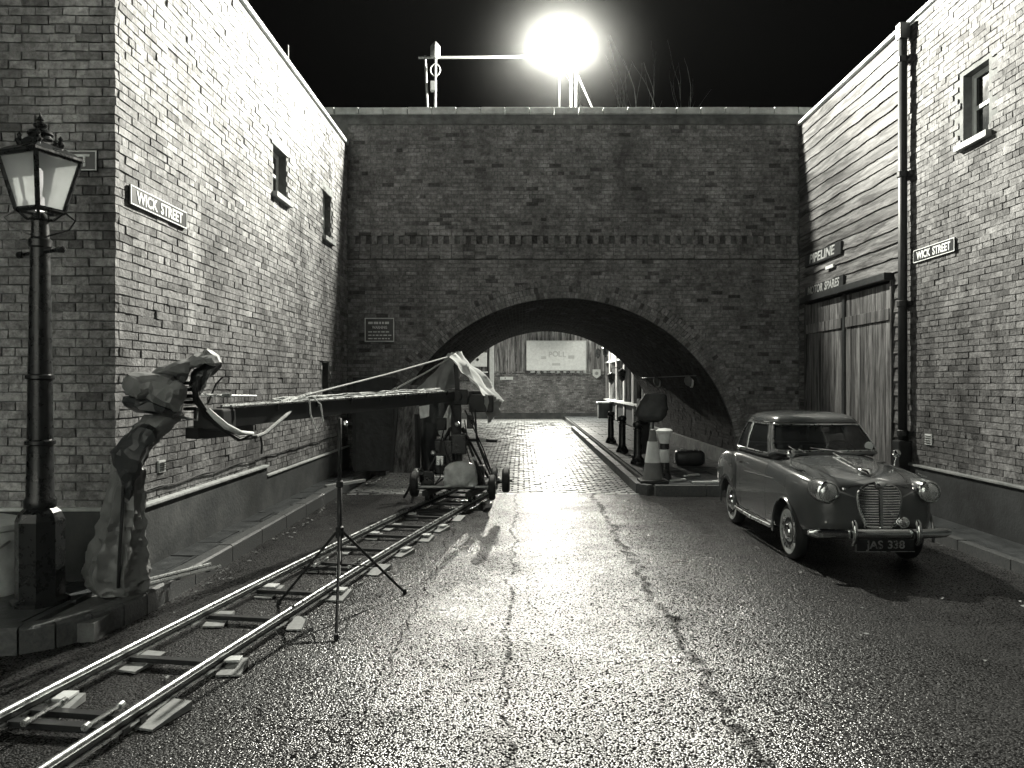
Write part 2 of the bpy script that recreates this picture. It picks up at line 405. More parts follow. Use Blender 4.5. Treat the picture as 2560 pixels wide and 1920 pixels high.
M['steel'] = mat('dull_steel', .35, .4, 1.0, var=.3, scale=16, rvar=.12)
M['white'] = mat('white_paint', .75, .55, var=.12, scale=9)
M['sign_blk'] = mat('black_enamel', .02, .35, var=.3, scale=10)
M['paint'] = mat('grey_car_enamel', .1, .22, var=.1, scale=3, coat=1.0, crough=.04)
M['cloth_s'] = mat('slate_cloth', .1, .7, var=.3, scale=5, bump=.5, bscale=8)
M['canvas'] = mat('pale_canvas', .8, .8, var=.12, scale=4, bump=.35, bscale=7, trans=.12)
M['tarp'] = mat('shaded_tarpaulin', .42, .55, var=.25, scale=4, bump=.4, bscale=6, trans=.06)
M['cloth_d'] = mat('dark_nylon_cover', .04, .42, var=.4, scale=5, bump=.5, bscale=8)
M['cloth_g'] = mat('grey_nylon_cover', .16, .45, var=.25, scale=5, bump=.25, bscale=9)
M['cloth_b'] = mat('drab_canvas_cover', .2, .5, var=.25, scale=6, bump=.25, bscale=10)
M['rope'] = mat('pale_rope', .6, .7, var=.2, scale=40, bump=.3)
M['letters'] = mat('aged_letter_paint', .4, .6, var=.4, scale=20)
M['block'] = mat('pale_softwood', .4, .7, var=.2, scale=8, stretch=(3, 3, 8))
M['galv'] = mat('galvanised_steel', .72, .45, .0, var=.25, scale=7, rvar=.12, dirt=.3)
M['plastic'] = mat('clear_plastic_sheet', .75, .2, var=.2, scale=8, bump=.8, bscale=14, trans=.12)
M['barrel'] = mat('dark_vault_brick', .03, .8, var=.5, scale=2.5, bump=.5, bscale=9, dirt=.5)
M['cone_c'] = mat('faded_cone_plastic', .16, .5, var=.15, scale=10)
M['bark'] = mat('pale_bark', .6, .9, var=.3, scale=10)
M['seat'] = mat('dark_leather', .03, .5, var=.3, scale=12)

def glass_mat(name, alpha=.25, tint=.05, rough=.04, tcol=.45):
    m, n, b = _nodes(name); L = n.links
    b.inputs['Base Color'].default_value = g3(tint); b.inputs['Roughness'].default_value = rough
    tr = n.nodes.new('ShaderNodeBsdfTransparent'); ms = n.nodes.new('ShaderNodeMixShader'); ms.inputs[0].default_value = alpha
    tr.inputs['Color'].default_value = (tcol, tcol, tcol, 1)
    nz = n.nodes.new('ShaderNodeTexNoise'); nz.inputs['Scale'].default_value = 5; tc = n.nodes.new('ShaderNodeTexCoord')
    L.new(tc.outputs['Object'], nz.inputs['Vector'])
    mr = n.nodes.new('ShaderNodeMapRange'); mr.inputs['To Min'].default_value = rough*.5; mr.inputs['To Max'].default_value = rough*2.5
    L.new(nz.outputs['Fac'], mr.inputs['Value']); L.new(mr.outputs[0], b.inputs['Roughness'])
    o = n.nodes['Material Output']; L.new(tr.outputs[0], ms.inputs[1]); L.new(b.outputs[0], ms.inputs[2]); L.new(ms.outputs[0], o.inputs['Surface'])
    return m
M['glass'] = glass_mat('car_window_glass', .4, tcol=.28)
M['pane'] = glass_mat('dusty_window_pane', .75, .02, .08)
def lantern_glass():
    m, n, b = _nodes('dusty_lantern_glass'); L = n.links
    b.inputs['Base Color'].default_value = g3(.4); b.inputs['Roughness'].default_value = .15
    t = n.nodes.new('ShaderNodeBsdfTranslucent'); t.inputs['Color'].default_value = g3(.68)
    tr = n.nodes.new('ShaderNodeBsdfTransparent'); a = n.nodes.new('ShaderNodeMixShader'); c = n.nodes.new('ShaderNodeMixShader')
    nz = n.nodes.new('ShaderNodeTexNoise'); nz.inputs['Scale'].default_value = 4; ge = n.nodes.new('ShaderNodeNewGeometry'); L.new(ge.outputs['Position'], nz.inputs['Vector'])
    mr = n.nodes.new('ShaderNodeMapRange'); mr.inputs['To Min'].default_value = .35; mr.inputs['To Max'].default_value = .75; L.new(nz.outputs['Fac'], mr.inputs['Value'])
    a.inputs[0].default_value = .75; L.new(b.outputs[0], a.inputs[1]); L.new(t.outputs[0], a.inputs[2])
    L.new(mr.outputs[0], c.inputs[0]); L.new(tr.outputs[0], c.inputs[1]); L.new(a.outputs[0], c.inputs[2]); L.new(c.outputs[0], n.nodes['Material Output'].inputs['Surface']); return m
M['lamp_glass'] = lantern_glass()
M['lens'] = mat('headlamp_lens', .9, .14, .75, var=.25, scale=14, stretch=(1, 1, .4), bump=.5, coat=1.0)

def emis(name, col, s):
    m = bpy.data.materials.new(name); m.use_nodes = True; n = m.node_tree; n.nodes.clear()
    e = n.nodes.new('ShaderNodeEmission'); e.inputs['Color'].default_value = (*col, 1); e.inputs['Strength'].default_value = s
    o = n.nodes.new('ShaderNodeOutputMaterial'); n.links.new(e.outputs[0], o.inputs['Surface']); return m
# ================================================================== SETTING
XL, XR = -3.4, 5.4          # inner faces of the two buildings
YC = 6.52                   # near corner of the left-hand building
YB, YB2 = 15.2, 25.0        # bridge faces
AX, AR = 0.8, 3.45          # arch centre and radius
ZP = 0.15                   # pavement height

# ground: one sheet to the horizon, road on it
g = MB(); g.box((-60, -40, -.5), (60, 120, -.03)); tag(g.build('ground', M['sett_bed']), kind='structure')
rd = MB(); nx, ny = 30, 60
for j in range(ny+1):
    for i in range(nx+1):
        x = -9+16*i/nx; y = -9+21.8*j/ny
        rd.v.append((x, y, .012*(1-((x-.4)/3.4)**2)*(1 if -3 < x < 4 else 0)-.012+.006*mnoise.noise(Vector((x*.7, y*.5, 0)))))
w_ = nx+1
rd.f = [(j*w_+i, j*w_+i+1, (j+1)*w_+i+1, (j+1)*w_+i) for j in range(ny) for i in range(nx)]
road = tag(rd.build('road', M['asphalt'], smooth=True), kind='structure')

# setted road through the tunnel and beyond
sb = MB(); sb.box((-9, 12.8, -.3), (9, 60, -.022)); setts = tag(sb.build('cobbled_road', M['sett_bed']), kind='structure')
st = MB(); r2 = random.Random(3)
y = 12.6; row = 0
while y < 38.9:
    dy = .125 if y < 26 else .16
    L = .2 if y < 26 else .26
    x0, x1 = (-2.86, 1.97) if y < 25.4 else (-6.0, 2.0)
    x = x0-(row % 2)*L*.5
    if y > 12.9 or True:
        while x < x1:
            a = max(x, x0); b_ = min(x+L-.012+r2.uniform(-.012, .004), x1)
            if b_-a > .04 and not (y < 12.75 and r2.random() < .5):
                z = r2.uniform(-.006, .006)-.004; tx = r2.uniform(-.03, .03); ty = r2.uniform(-.05, .05)
                hw = (b_-a)/2; hd = dy/2-.006; cx = (a+b_)/2; cy_ = y+dy/2
                q = []
                for sx_, sy_ in ((-1, -1), (1, -1), (1, 1), (-1, 1)):
                    q.append((cx+sx_*hw, cy_+sy_*hd, -.03))
                for sx_, sy_ in ((-1, -1), (1, -1), (1, 1), (-1, 1)):
                    q.append((cx+sx_*(hw-.012), cy_+sy_*(hd-.01), z+tx*sx_*hw+ty*sy_*hd))
                st.col = r2.choice((.7, .85, 1, 1.1, 1.25))
                st.add(q, [(4,5,6,7),(0,1,5,4),(1,2,6,5),(2,3,7,6),(3,0,4,7)])
            x += L
    y += dy; row += 1
st.col = None
tag(st.build('sett', M['sett'], setts), kind='stuff')

# ------------------------------------------------------------------ pavements with single kerbstones and slabs
def slabs(parent, x0, x1, y0, y1, sx, sy, z, m, seed=1, name='paving_slab', holes=()):
    rr = random.Random(seed); y = y0; row = 0
    while y < y1-.05:
        ye = min(y+sy, y1); x = x0-(row % 2)*sx*.5
        while x < x1-.02:
            a = max(x, x0); b_ = min(x+sx, x1)
            if b_-a > .05 and not any(h[0] < (a+b_)/2 < h[1] and h[2] < (y+ye)/2 < h[3] for h in holes):
                s_ = MB(); dz = rr.uniform(-.004, .004); t = rr.uniform(-.004, .004)
                s_.add([(a+.007, y+.007, z-.05), (b_-.007, y+.007, z-.05), (b_-.007, ye-.007, z-.05), (a+.007, ye-.007, z-.05),
                        (a+.011, y+.011, z+dz-t), (b_-.011, y+.011, z+dz+t), (b_-.011, ye-.011, z+dz+t), (a+.011, ye-.011, z+dz-t)],
                       [(4,5,6,7),(0,1,5,4),(1,2,6,5),(2,3,7,6),(3,0,4,7)])
                s_.build(name, m, parent)
            x += sx
        y += sy; row += 1

def kerb_line(parent, pts, w, z, m, ln=.92, side=1):
    """kerbstones along a polyline on its outer (road) side; each stone its own object"""
    segs = []
    for p, q in zip(pts[:-1], pts[1:]):
        p = Vector((*p, 0)); q = Vector((*q, 0)); d = q-p; n_ = max(1, round(d.length/ln))
        for k in range(n_): segs.append((p+d*k/n_, p+d*(k+1)/n_))
    rr = random.Random(len(pts)+5)
    for p, q in segs:
        d = (q-p).normalized(); nrm = Vector((d.y, -d.x, 0))*side
        a = p+d*.008; b_ = q-d*.008; s_ = MB(); jz = rr.uniform(-.006, .004)
        o0, o1 = nrm*0, nrm*-w; bev = .02
        vs = [a+o1+Vector((0,0,-.1)), b_+o1+Vector((0,0,-.1)), b_+o0+Vector((0,0,-.1)), a+o0+Vector((0,0,-.1)),
              a+o1+Vector((0,0,z+jz)), b_+o1+Vector((0,0,z+jz)), b_-nrm*bev+Vector((0,0,z+jz)), a-nrm*bev+Vector((0,0,z+jz)),
              a+o0+Vector((0,0,z-bev)), b_+o0+Vector((0,0,z-bev))]
        s_.add(vs, [(4,5,6,7),(7,6,9,8),(8,9,2,3),(0,1,5,4),(0,4,7,8,3),(1,2,9,6,5)])
        s_.build('kerb_stone', m, parent)

pl = MB(); pl.box((XL-.3, 5.45, -.1), (-2.99, YB, ZP-.03)); pl.box((-9, 5.35, -.1), (XL-.3, YC+.4, ZP-.03))
pav_l = tag(pl.build('pavement_left', M['mortar_d']), kind='structure')
arc = [(-2.93, 6.1)]+[(-2.93-.62*(1-math.cos(t)), 6.1-.95*math.sin(t)) for t in [k*math.pi/2/5 for k in range(1, 6)]]+[(-6.5, 5.12)]
arc = arc[::-1]
kerb_line(pav_l, arc+[(-2.93, 15.1)], .14, ZP+.012, M['kerb'])
slabs(pav_l, XL+.03, -3.08, 6.2, 15.2, .45, .62, ZP, M['paving'], 2)
slabs(pav_l, -6.2, XL+.03, 5.3, YC-.02, .55, .6, ZP, M['paving'], 4)

pr = MB(); pr.box((2.1, 12.62, -.1), (XR, YB-.02, ZP-.03)); pr.box((2.1, YB-.02, -.1), (4.15, 39, ZP-.03))
pav_r = tag(pr.build('pavement_right', M['mortar_d']), kind='structure')
kerb_line(pav_r, [(2.0, 29.5), (2.0, 12.72), (2.12, 12.55), (XR, 12.5)], .14, ZP+.012, M['kerb'], side=-1)
slabs(pav_r, 2.15, 4.1, 12.68, 38.5, .64, .64, ZP, M['paving'], 6)
slabs(pav_r, 4.1, XR-.05, 12.68, YB-.03, .64, .64, ZP, M['paving'], 7)
pw = MB(); pw.box((4.85, 2.0, -.1), (XR, 11.2, .07)); pav_w = tag(pw.build('pavement_strip', M['paving']), kind='structure')
kerb_line(pav_w, [(4.83, 11.2), (4.83, 2.0)], .12, .1, M['kerb'], side=-1)

# ------------------------------------------------------------------ brickwork
def proj(p):
    return (1305+1950*p[0]/p[1], 957-1950*(p[2]-H_CAM)/p[1]) if p[1] > .3 else None

class Bricks:
    """collects bricks of one building: the largest in view become single objects, the rest one joined part"""
    def __init__(s, parent, m, palette, seed):
        s.parent = parent; s.m = m; s.pal = palette; s.r = random.Random(seed); s.items = []
    def put(s, pos, rz, w, h, roll=0.0, d=.06, tint=None):
        s.items.append((Vector(pos), rz, w, h, roll, d, tint))
    def wall(s, o, rz, u0, u1, z0, z1, inside=lambda u, z, w: True, zoff=0.0, swap=None):
        """o: wall origin (u = 0); bricks run along u"""
        ux = Vector((math.cos(rz), math.sin(rz), 0)); row = 0; z = z0
        while z+.065 <= z1+.001:
            hd = (row % 6 == 3); pitch = .1125 if hd else .225; bw = pitch-.010
            u = u0-(pitch*.5 if row % 2 else 0)
            while u < u1-.01:
                a = max(u, u0); b_ = min(u+bw, u1)
                if b_-a > .03 and inside((a+b_)/2, z+.0325, b_-a):
                    s.put(Vector(o)+ux*((a+b_)/2)+Vector((0, 0, z+.0325)), rz, b_-a, .065)
                u += pitch
            z += .075; row += 1
    def corners(s, w, h, d, rr):
        j = lambda q: rr.uniform(-q, q)
        pr_ = rr.uniform(-.004, .006) if rr.random() > .03 else rr.uniform(-.011, -.005)
        f = [(-w/2+j(.005), -pr_+j(.002), -h/2+j(.0045)), (w/2+j(.005), -pr_+j(.002), -h/2+j(.0045)),
             (w/2+j(.005), -pr_+j(.002), h/2+j(.0045)), (-w/2+j(.005), -pr_+j(.002), h/2+j(.0045))]
        bk = [(x, d, z) for x, _, z in f]
        return f+bk
    FS = [(0,1,2,3),(3,2,6,7),(1,0,4,5),(0,3,7,4),(2,1,5,6)]
    def finish(s, nsingle=300):
        sc = []
        for k, it in enumerate(s.items):
            p = it[0]; q = proj(p)
            if q is None or not (-5 < q[0] < 2565 and -5 < q[1] < 1925): continue
            ux = Vector((math.cos(it[1]), math.sin(it[1]), 0))
            a = proj(p-ux*it[2]/2); b_ = proj(p+ux*it[2]/2)
            if a is None or b_ is None: continue
            sc.append((abs(a[0]-b_[0])*it[3]/p.y, k))
        sc.sort(reverse=True)
        top = [k for _, k in sc if abs(s.items[k][2]-.215) < .004 or abs(s.items[k][2]-.1025) < .003 or abs(s.items[k][2]-.064) < .003][:nsingle]
        variants = {}
        off = Vector(root_of(s.parent).location)
        for k in top:
            p, rz, w, h, roll, d, tint = s.items[k]
            key = (round(w, 2), round(h, 2), s.r.randrange(14), tint)
            if key not in variants:
                mb = MB(); mb.col = (tint or s.r.choice(s.pal))*s.r.uniform(.85, 1.15)
                mb.add(s.corners(w, h, d, s.r), s.FS)
                o = mb.build('brick', s.m, None); variants[key] = o.data
                bpy.data.objects.remove(o)
            o = bpy.data.objects.new('brick', variants[key]); COL.objects.link(o); o.parent = s.parent
            o.location = p-off; o.rotation_euler = (s.r.uniform(-.012, .012), roll+s.r.uniform(-.012, .012), rz)
        tset = set(top); mb = MB()
        for k, (p, rz, w, h, roll, d, tint) in enumerate(s.items):
            if k in tset: continue
            c, sn = math.cos(rz), math.sin(rz); cr_, sr_ = math.cos(roll), math.sin(roll)
            vs = []
            for x, yy, zz in s.corners(w, h, d, s.r):
                x, zz = x*cr_+zz*sr_, -x*sr_+zz*cr_
                vs.append((p.x+x*c-yy*sn, p.y+x*sn+yy*c, p.z+zz))
            mb.col = (tint or s.r.choice(s.pal))*s.r.uniform(.85, 1.15)
            mb.add(vs, s.FS)
        mb.col = None
        tag(mb.build('brickwork', s.m, s.parent), kind='stuff')

def cells(us, zs, holes, fn):
    us = sorted(set(us)); zs = sorted(set(zs))
    for a, b_ in zip(us[:-1], us[1:]):
        for c, d in zip(zs[:-1], zs[1:]):
            um, zm = (a+b_)/2, (c+d)/2
            if not any(h[0] < um < h[1] and h[2] < zm < h[3] for h in holes): fn(a, b_, c, d)

def sash_window(parent, side, y0, y1, z0, z1, sill=True, blind=False):
    """recessed sash window in a wall that runs along Y; side = +1: wall faces +X"""
    X = XL if side > 0 else XR; s_ = side
    def bx(mb, a, b_, c, d, e, f): mb.box((min(a, b_), c, e), (max(a, b_), d, f)); return mb
    xf0, xf1 = X-s_*.17, X-s_*.12
    fr = MB(); t = .045
    bx(fr, xf0, xf1, y0+.002, y0+t, z0, z1); bx(fr, xf0, xf1, y1-t, y1-.002, z0, z1)
    bx(fr, xf0, xf1, y0+t, y1-t, z0, z0+t); bx(fr, xf0, xf1, y0+t, y1-t, z1-t, z1)
    win = fr.build('window', M['frame_w'], parent)
    zm = (z0+z1)/2
    sm = MB(); bx(sm, xf0-s_*.005, xf1-s_*.008, y0+t, y1-t, zm-.02, zm+.02); sm.build('sash', M['frame_w'], win)
    for a, b_ in ((z0+t, zm-.02), (zm+.02, z1-t)):
        p = MB(); bx(p, xf0+s_*.015, xf0+s_*.019, y0+t, y1-t, a, b_); p.build('pane', M['pane'], win)
    bk = MB(); bx(bk, X-s_*.4, X-s_*.38, y0-.1, y1+.1, z0-.1, z1+.1); bk.build('curtain', M['canvas'] if blind else M['cloth_d'], win)
    if sill:
        q = MB(); bx(q, X-s_*.12, X+s_*.07, y0-.07, y1+.07, z0-.075, z0-.004); q.build('sill', M['stone'], win)

# ------------------------------------------------------------------ left-hand brick building
bl = thing('brick_building', 'tall yellow-brick building with two small windows behind the gas lamp', 'building', (XL, YC, 0))
ZL = 6.42
hl = [(10.69, 11.29, 4.42, 5.07), (13.34, 13.9, 4.32, 5.1), (13.3, 13.75, 1.15, 2.15)]
wl = MB()
cells([YC+.02, YB+.02]+[h[i] for h in hl for i in (0, 1)], [0, ZL]+[h[i] for h in hl for i in (2, 3)], hl,
      lambda a, b_, c, d: wl.box((XL-.24, a, c), (XL-.013, b_, d)))
wl.box((-7.5, YC+.014, 0), (XL-.24, YC+.25, ZL))
wl.box((-7.5, YB-.3, 0), (XL-.24, YB, ZL))
wl.build('wall', M['mortar'], bl)
BP = [.2, .22, .24, .25, .26, .27, .28, .29, .31, .25, .27, .15, .34]
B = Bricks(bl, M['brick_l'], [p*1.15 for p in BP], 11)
def in_l(u, z, w):
    return not any(h[0]-w/2+.02 < u < h[1]+w/2-.02 and h[2]-.03 < z < h[3]+.03 for h in hl)
B.wall((XL, 0, 0), R(90), YC+.062, YB-.01, .0, ZL-.04, in_l)
B.wall((0, YC, 0), 0, -6.2, XL-.0005, .0, ZL-.04)
B.finish()
for h in hl: sash_window(bl, 1, *h, sill=h[2] > 3)
ls = MB()
for h in hl[:2]: ls.cbox((XL-.1, h[0]-.08, h[3]+.004), (XL+.006, h[1]+.08, h[3]+.14), .006)
ls.build('lintel', M['stone'], bl)
cp = MB(); cp.cbox((XL-.32, YC-.03, ZL), (XL+.035, YB-.01, ZL+.06), .012); cp.cbox((-7.5, YC-.03, ZL), (XL-.325, YC+.25, ZL+.06), .012)
cp.build('coping', M['coping'], bl)
pt = MB(); pt.box((XL-.02, YC+.03, 0), (XL+.045, 10.26, .69)); pt.box((XL-.02, 10.262, 0), (XL+.04, YB-.02, .56))
pt.box((-6.4, YC-.04, 0), (XL+.045, YC+.028, .73))
pt.build('plinth', M['render'], bl)
lg = MB(); lg.cbox((XL-.01, YC-.05, .692), (XL+.075, 10.27, .722), .008); lg.cbox((-6.4, YC-.06, .732), (XL+.05, YC+.02, .762), .008)
lg.cbox((XL-.01, 10.275, .562), (XL+.06, YB-.03, .585), .006)
lg.build('plinth_cap', M['coping'], bl)

def vent(parent, x, s_, y0, y1, z0, z1):
    v = MB(); v.box((min(x, x+s_*.02), y0, z0), (max(x, x+s_*.02), y1, z1)); o = v.build('air_vent', M['white'], parent)
    q = MB()
    for k in range(4):
        z = z0+.02+k*(z1-z0-.04)/3.4
        q.box((min(x+s_*.02, x+s_*.028), y0+.015, z), (max(x+s_*.02, x+s_*.028), y1-.015, z+.012))
    q.build('vent_slat', M['steel'], o)
vent(bl, XL, 1, 7.27, 7.40, .96, 1.07)

# ------------------------------------------------------------------ right-hand brick building
YJ = 11.0; ZR = 6.8
br = thing('brick_building', 'brick building with one sash window rising above the parked car', 'building', (XR, YJ, 0))
hr = [(9.04, 9.57, 4.72, 5.56)]
wr = MB()
cells([1.5, YJ]+[h[i] for h in hr for i in (0, 1)], [0, ZR]+[h[i] for h in hr for i in (2, 3)], hr,
      lambda a, b_, c, d: wr.box((XR+.013, a, c), (XR+.24, b_, d)))
wr.build('wall', M['mortar'], br)
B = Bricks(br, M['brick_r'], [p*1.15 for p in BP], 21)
def in_r(u, z, w): return not any(h[0]-w/2+.02 < -u < h[1]+w/2-.02 and h[2]-.03 < z < h[3]+.03 for h in hr)
B.wall((XR, 0, 0), R(-90), -YJ, -1.6, .0, ZR-.03, in_r)
B.finish()
for h in hr: sash_window(br, -1, *h, blind=True)
cp = MB(); cp.cbox((XR-.03, 1.5, ZR), (XR+.3, YJ-.0, ZR+.05), .01); cp.build('coping', M['coping'], br)
pt = MB(); pt.box((XR-.05, 1.5, 0), (XR+.02, YJ+.02, .66)); pt.build('plinth', M['render_d'], br)
lg = MB(); lg.cbox((XR-.075, 1.5, .662), (XR+.01, YJ+.02, .69), .007); lg.build('plinth_cap', M['stone'], br)
vent(br, XR, -1, 10.25, 10.42, .98, 1.12)
ft = MB(); ft.cbox((XR-.1, 9.85, 0), (XR-.052, 9.9, .75), .005)

# downpipe at the junction
dp = thing('downpipe', 'black iron downpipe between the timber garage and the brick wall', 'drainpipe', (XR-.1, 10.86, .05))
q = MB(); q.tube([(XR-.1, 10.86, .1), (XR-.1, 10.86, 6.6)], .06, 12); q.build('pipe', M['black_m'], dp, True)
for z in (1.1, 2.9, 4.7, 6.3):
    q = MB(); q.lathe([(.066, -.045), (.076, -.035), (.076, .035), (.066, .045)], (XR-.1, 10.86, z), n=12)
    q.box((XR-.06, 10.74, z-.03), (XR+.0, 10.98, z+.03)); q.build('pipe_collar', M['black_m'], dp)
q = MB(); q.cbox((XR-.17, 10.79, 6.58), (XR-.02, 10.93, 6.8), .015); q.build('hopper', M['black_m'], dp)
q = MB(); q.cbox((XR-.2, 10.76, .05), (XR-.02, 10.96, 1.0), .02); q.build('shoe', M['black_m'], dp)

# ------------------------------------------------------------------ timber garage
ga = thing('timber_garage', 'weatherboarded garage front with tall double doors beside the bridge', 'garage', (XR, YB, 0))
q = MB(); DY0, DY1, DZ = 11.38, 14.77, 3.3
q.box((XR+.05, YJ, 0), (XR+.2, DY0, ZR)); q.box((XR+.05, DY1, 0), (XR+.2, YB, ZR)); q.box((XR+.05, DY0, DZ), (XR+.2, DY1, ZR))
q.box((XR+.25, YJ, 0), (XR+.3, YB, 4)); q.build('wall', M['dark_wood'], ga)
rr = random.Random(5)
def weather_plank(y0, y1, z, h):
    n_ = max(2, int((y1-y0)/.12)); pb = MB(); jb = rr.uniform(0, 50); t = rr.uniform(.012, .022)
    vs = []
    for k in range(n_+1):
        y = y0+(y1-y0)*k/n_
        wv = .022*mnoise.noise(Vector((y*1.7, jb, 0)))+.012*mnoise.noise(Vector((y*6, jb, 3)))
        zl = z+wv; zt_ = z+h+.035
        o = .008*mnoise.noise(Vector((y*.8, jb, 9)))
        vs += [(XR-.014+o, y, zl), (XR+.006+o, y, zl), (XR+.035, y, zt_), (XR+.014, y, zt_)]
    fs = []
    for k in range(n_):
        a, b_ = k*4, k*4+4
        fs += [(a, a+3, b_+3, b_), (a+1, a, b_, b_+1), (a+2, a+1, b_+1, b_+2), (a+3, a+2, b_+2, b_+3)]
    fs += [(0, 1, 2, 3), (n_*4+3, n_*4+2, n_*4+1, n_*4)]
    pb.add(vs, fs); pb.build('plank', M['plank'], ga)
z = DZ+.1; kk = 0
while z < ZR-.1:
    weather_plank(YJ+.0, YB-.02, z, .2); z += .2+rr.uniform(-.015, .015)
z = .02
while z < DZ+.05:
    weather_plank(YJ+.0, DY0-.06, z, .2); weather_plank(DY1+.06, YB-.02, z, .2); z += .2
q = MB(); q.cbox((XR-.06, YJ-.0, ZR), (XR+.25, YB-.02, ZR+.05), .01); q.build('roof_edge', M['galv'], ga)
q = MB(); q.cbox((XR-.13, DY0-.02, DZ), (XR+.02, DY1+.06, DZ+.11), .01); q.build('door_lintel', M['dark_wood'], ga)
for y0, y1 in ((DY0-.055, DY0), (DY1, DY1+.055), (13.0, 13.1)):
    q = MB(); q.cbox((XR-.04 if y0 != 13.0 else XR-.03, y0, 0), (XR+.05, y1, DZ-.002), .008)
    q.build('door_post', M['dark_wood'] if y0 == 13.0 else M['door_board'], ga)
for y0, y1 in ((DY0+.01, 12.99), (13.11, DY1-.01)):
    lf = MB(); lf.box((XR+.02, y0, .06), (XR+.035, y1, DZ-.03)); lf = lf.build('door', M['dark_wood'], ga)
    n_ = 9
    for k in range(n_):
        a = y0+(y1-y0)*k/n_; b_ = y0+(y1-y0)*(k+1)/n_; o = rr.uniform(-.004, .004)
        d = MB(); d.box((XR-.004+o, a+.004, .06), (XR+.019, b_-.004, DZ-.04)); d.build('board', M['door_board'], lf)
    for z in (.45, 2.72):
        d = MB(); d.cbox((XR-.035, y0+.03, z), (XR-.009, y1-.03, z+.17), .006); d.build('ledge', M['door_board'], lf)
    d = MB(); d.cbox((XR-.035, y0+.005, .1), (XR-.0095, y0+.1, DZ-.06), .006) if False else None

# ------------------------------------------------------------------ railway bridge
bb = thing('railway_bridge', 'sooty brick railway bridge with one round arch closing the street', 'bridge', (AX, YB, 0))
ZB = 7.03
XB0, XB1 = -7.5, 9.5
def arch_face(y, flip, dz=0):
    pts = [(XB0, 0), (AX-AR, 0)]+[(AX-AR*math.cos(t), AR*math.sin(t)) for t in [math.pi*k/48 for k in range(1, 48)]]+[(AX+AR, 0), (XB1, 0), (XB1, ZB-dz), (XB0, ZB-dz)]
    n_ = len(pts); q = MB(); q.add([(x, y, z) for x, z in pts], [tuple(range(n_)) if not flip else tuple(range(n_-1, -1, -1))]); return q
q = arch_face(YB+.013, False); q2 = arch_face(YB2, True, 1.0)
q.add(q2.v, q2.f)
q.box((XB0, YB+.01, 6.0), (XB1, YB+.35, ZB)) ; q.box((XB0, YB+.35, 5.9), (XB1, YB2-.35, 6.05)); q.box((XB0, YB2-.35, 5.9), (XB1, YB2-.01, ZB-1.0))
q.build('wall', M['mortar_d'], bb)
v = MB(); nn = 64
for j in range(41):
    for k in range(nn+1):
        t = math.pi*k/nn; rr_ = AR+.012*mnoise.noise(Vector((t*6, j*.4, 2)))
        v.v.append((AX-rr_*math.cos(t), YB+.02+(YB2-YB-.02)*j/40, rr_*math.sin(t)))
v.f = [(j*(nn+1)+k, (j+1)*(nn+1)+k, (j+1)*(nn+1)+k+1, j*(nn+1)+k+1) for j in range(40) for k in range(nn)]
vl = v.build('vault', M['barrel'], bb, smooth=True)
v = MB(); r8 = random.Random(12); nr = int(math.pi*AR/.0755)
for k in range(nr):
    t0 = math.pi*(k+.06)/nr; t1 = math.pi*(k+.94)/nr; y = YB+.13-(.11 if k % 2 else 0)
    while y < YB2-.05:
        ya = max(y, YB+.13); yb = min(y+.215, YB2-.02); o = .006+r8.uniform(-.004, .006); v.col = r8.choice((.018, .021, .024, .027, .03, .036, .015))  # vault bricks tinted much darker than the bridge faces
        if yb-ya > .05:
            vs = []
            for rr_ in (AR+.02, AR-o):
                for t, yy in ((t0, ya), (t1, ya), (t1, yb), (t0, yb)): vs.append((AX-rr_*math.cos(t), yy, rr_*math.sin(t)))
            v.add(vs, [(4,5,6,7),(0,1,5,4),(1,2,6,5),(2,3,7,6),(3,0,4,7)])
        y += .225
v.col = None
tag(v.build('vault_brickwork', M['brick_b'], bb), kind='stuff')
BD = [.12, .125, .13, .14, .15, .155, .165, .13, .175, .14, .14, .15, .135, .145, .15, .14, .16, .135, .145, .155, .15, .09, .06]
B = Bricks(bb, M['brick_b'], [p*1.25 for p in BD], 31)
RO = AR+.36
def in_b(u, z, w):
    c = math.hypot(u-AX, z); return c > RO-.03 and not (4.2 < z < 4.72)
B.wall((0, YB, 0), 0, XL+.005, XR-.005, 0, 4.2, in_b)
B.wall((0, YB, 0), 0, XL+.005, XR-.005, 4.725, ZB-.06, in_b)
for ring in range(3):
    rad = AR+.06+.119*ring; n_ = int(math.pi*rad/.0755)
    for k in range(n_):
        t = math.pi*(k+.5)/n_
        B.put((AX-rad*math.cos(t), YB-.012-.002*ring, rad*math.sin(t)), 0, .064, .109, roll=t-math.pi/2)
# string course and dentils
x = XL+.01
while x < XR-.05:
    B.put((x+.107, YB-.05, 4.245), 0, .215, .065, d=.08); B.put((x+.107, YB-.05, 4.692), 0, .215, .06, d=.08); x += .225
x = XL+.1; k = 0
while x < XR-.1:
    B.put((x, YB-.03, 4.575), 0, .1025, .17, d=.06, tint=.18); B.put((x+.1075, YB+.012, 4.575), 0, .1, .17, d=.05, tint=.075); x += .215; k += 1  # recess bricks dark, dentils paler: recess shade put into the tint
x = XL+.01
while x < XR-.05:
    for z in (4.325, 4.4, 4.475): B.put((x+.107, YB-.004, z), 0, .215, .065)
    x += .225
B.finish()
x = XL-1.2; k = 0
while x < XR+.2:
    c_ = MB(); w = .475; c_.cbox((x+.006, YB-.05, ZB), (x+w-.006, YB+.4, ZB+.125+rr.uniform(-.006, .008)), .014)
    c_.build('coping_stone', M['coping'], bb); x += w; k += 1
q = MB(); q.cbox((XL+.01, YB-.04, ZB-.2), (XR-.01, YB+.02, ZB-.075), .01); q.build('coping_course', M['mortar_d'], bb)
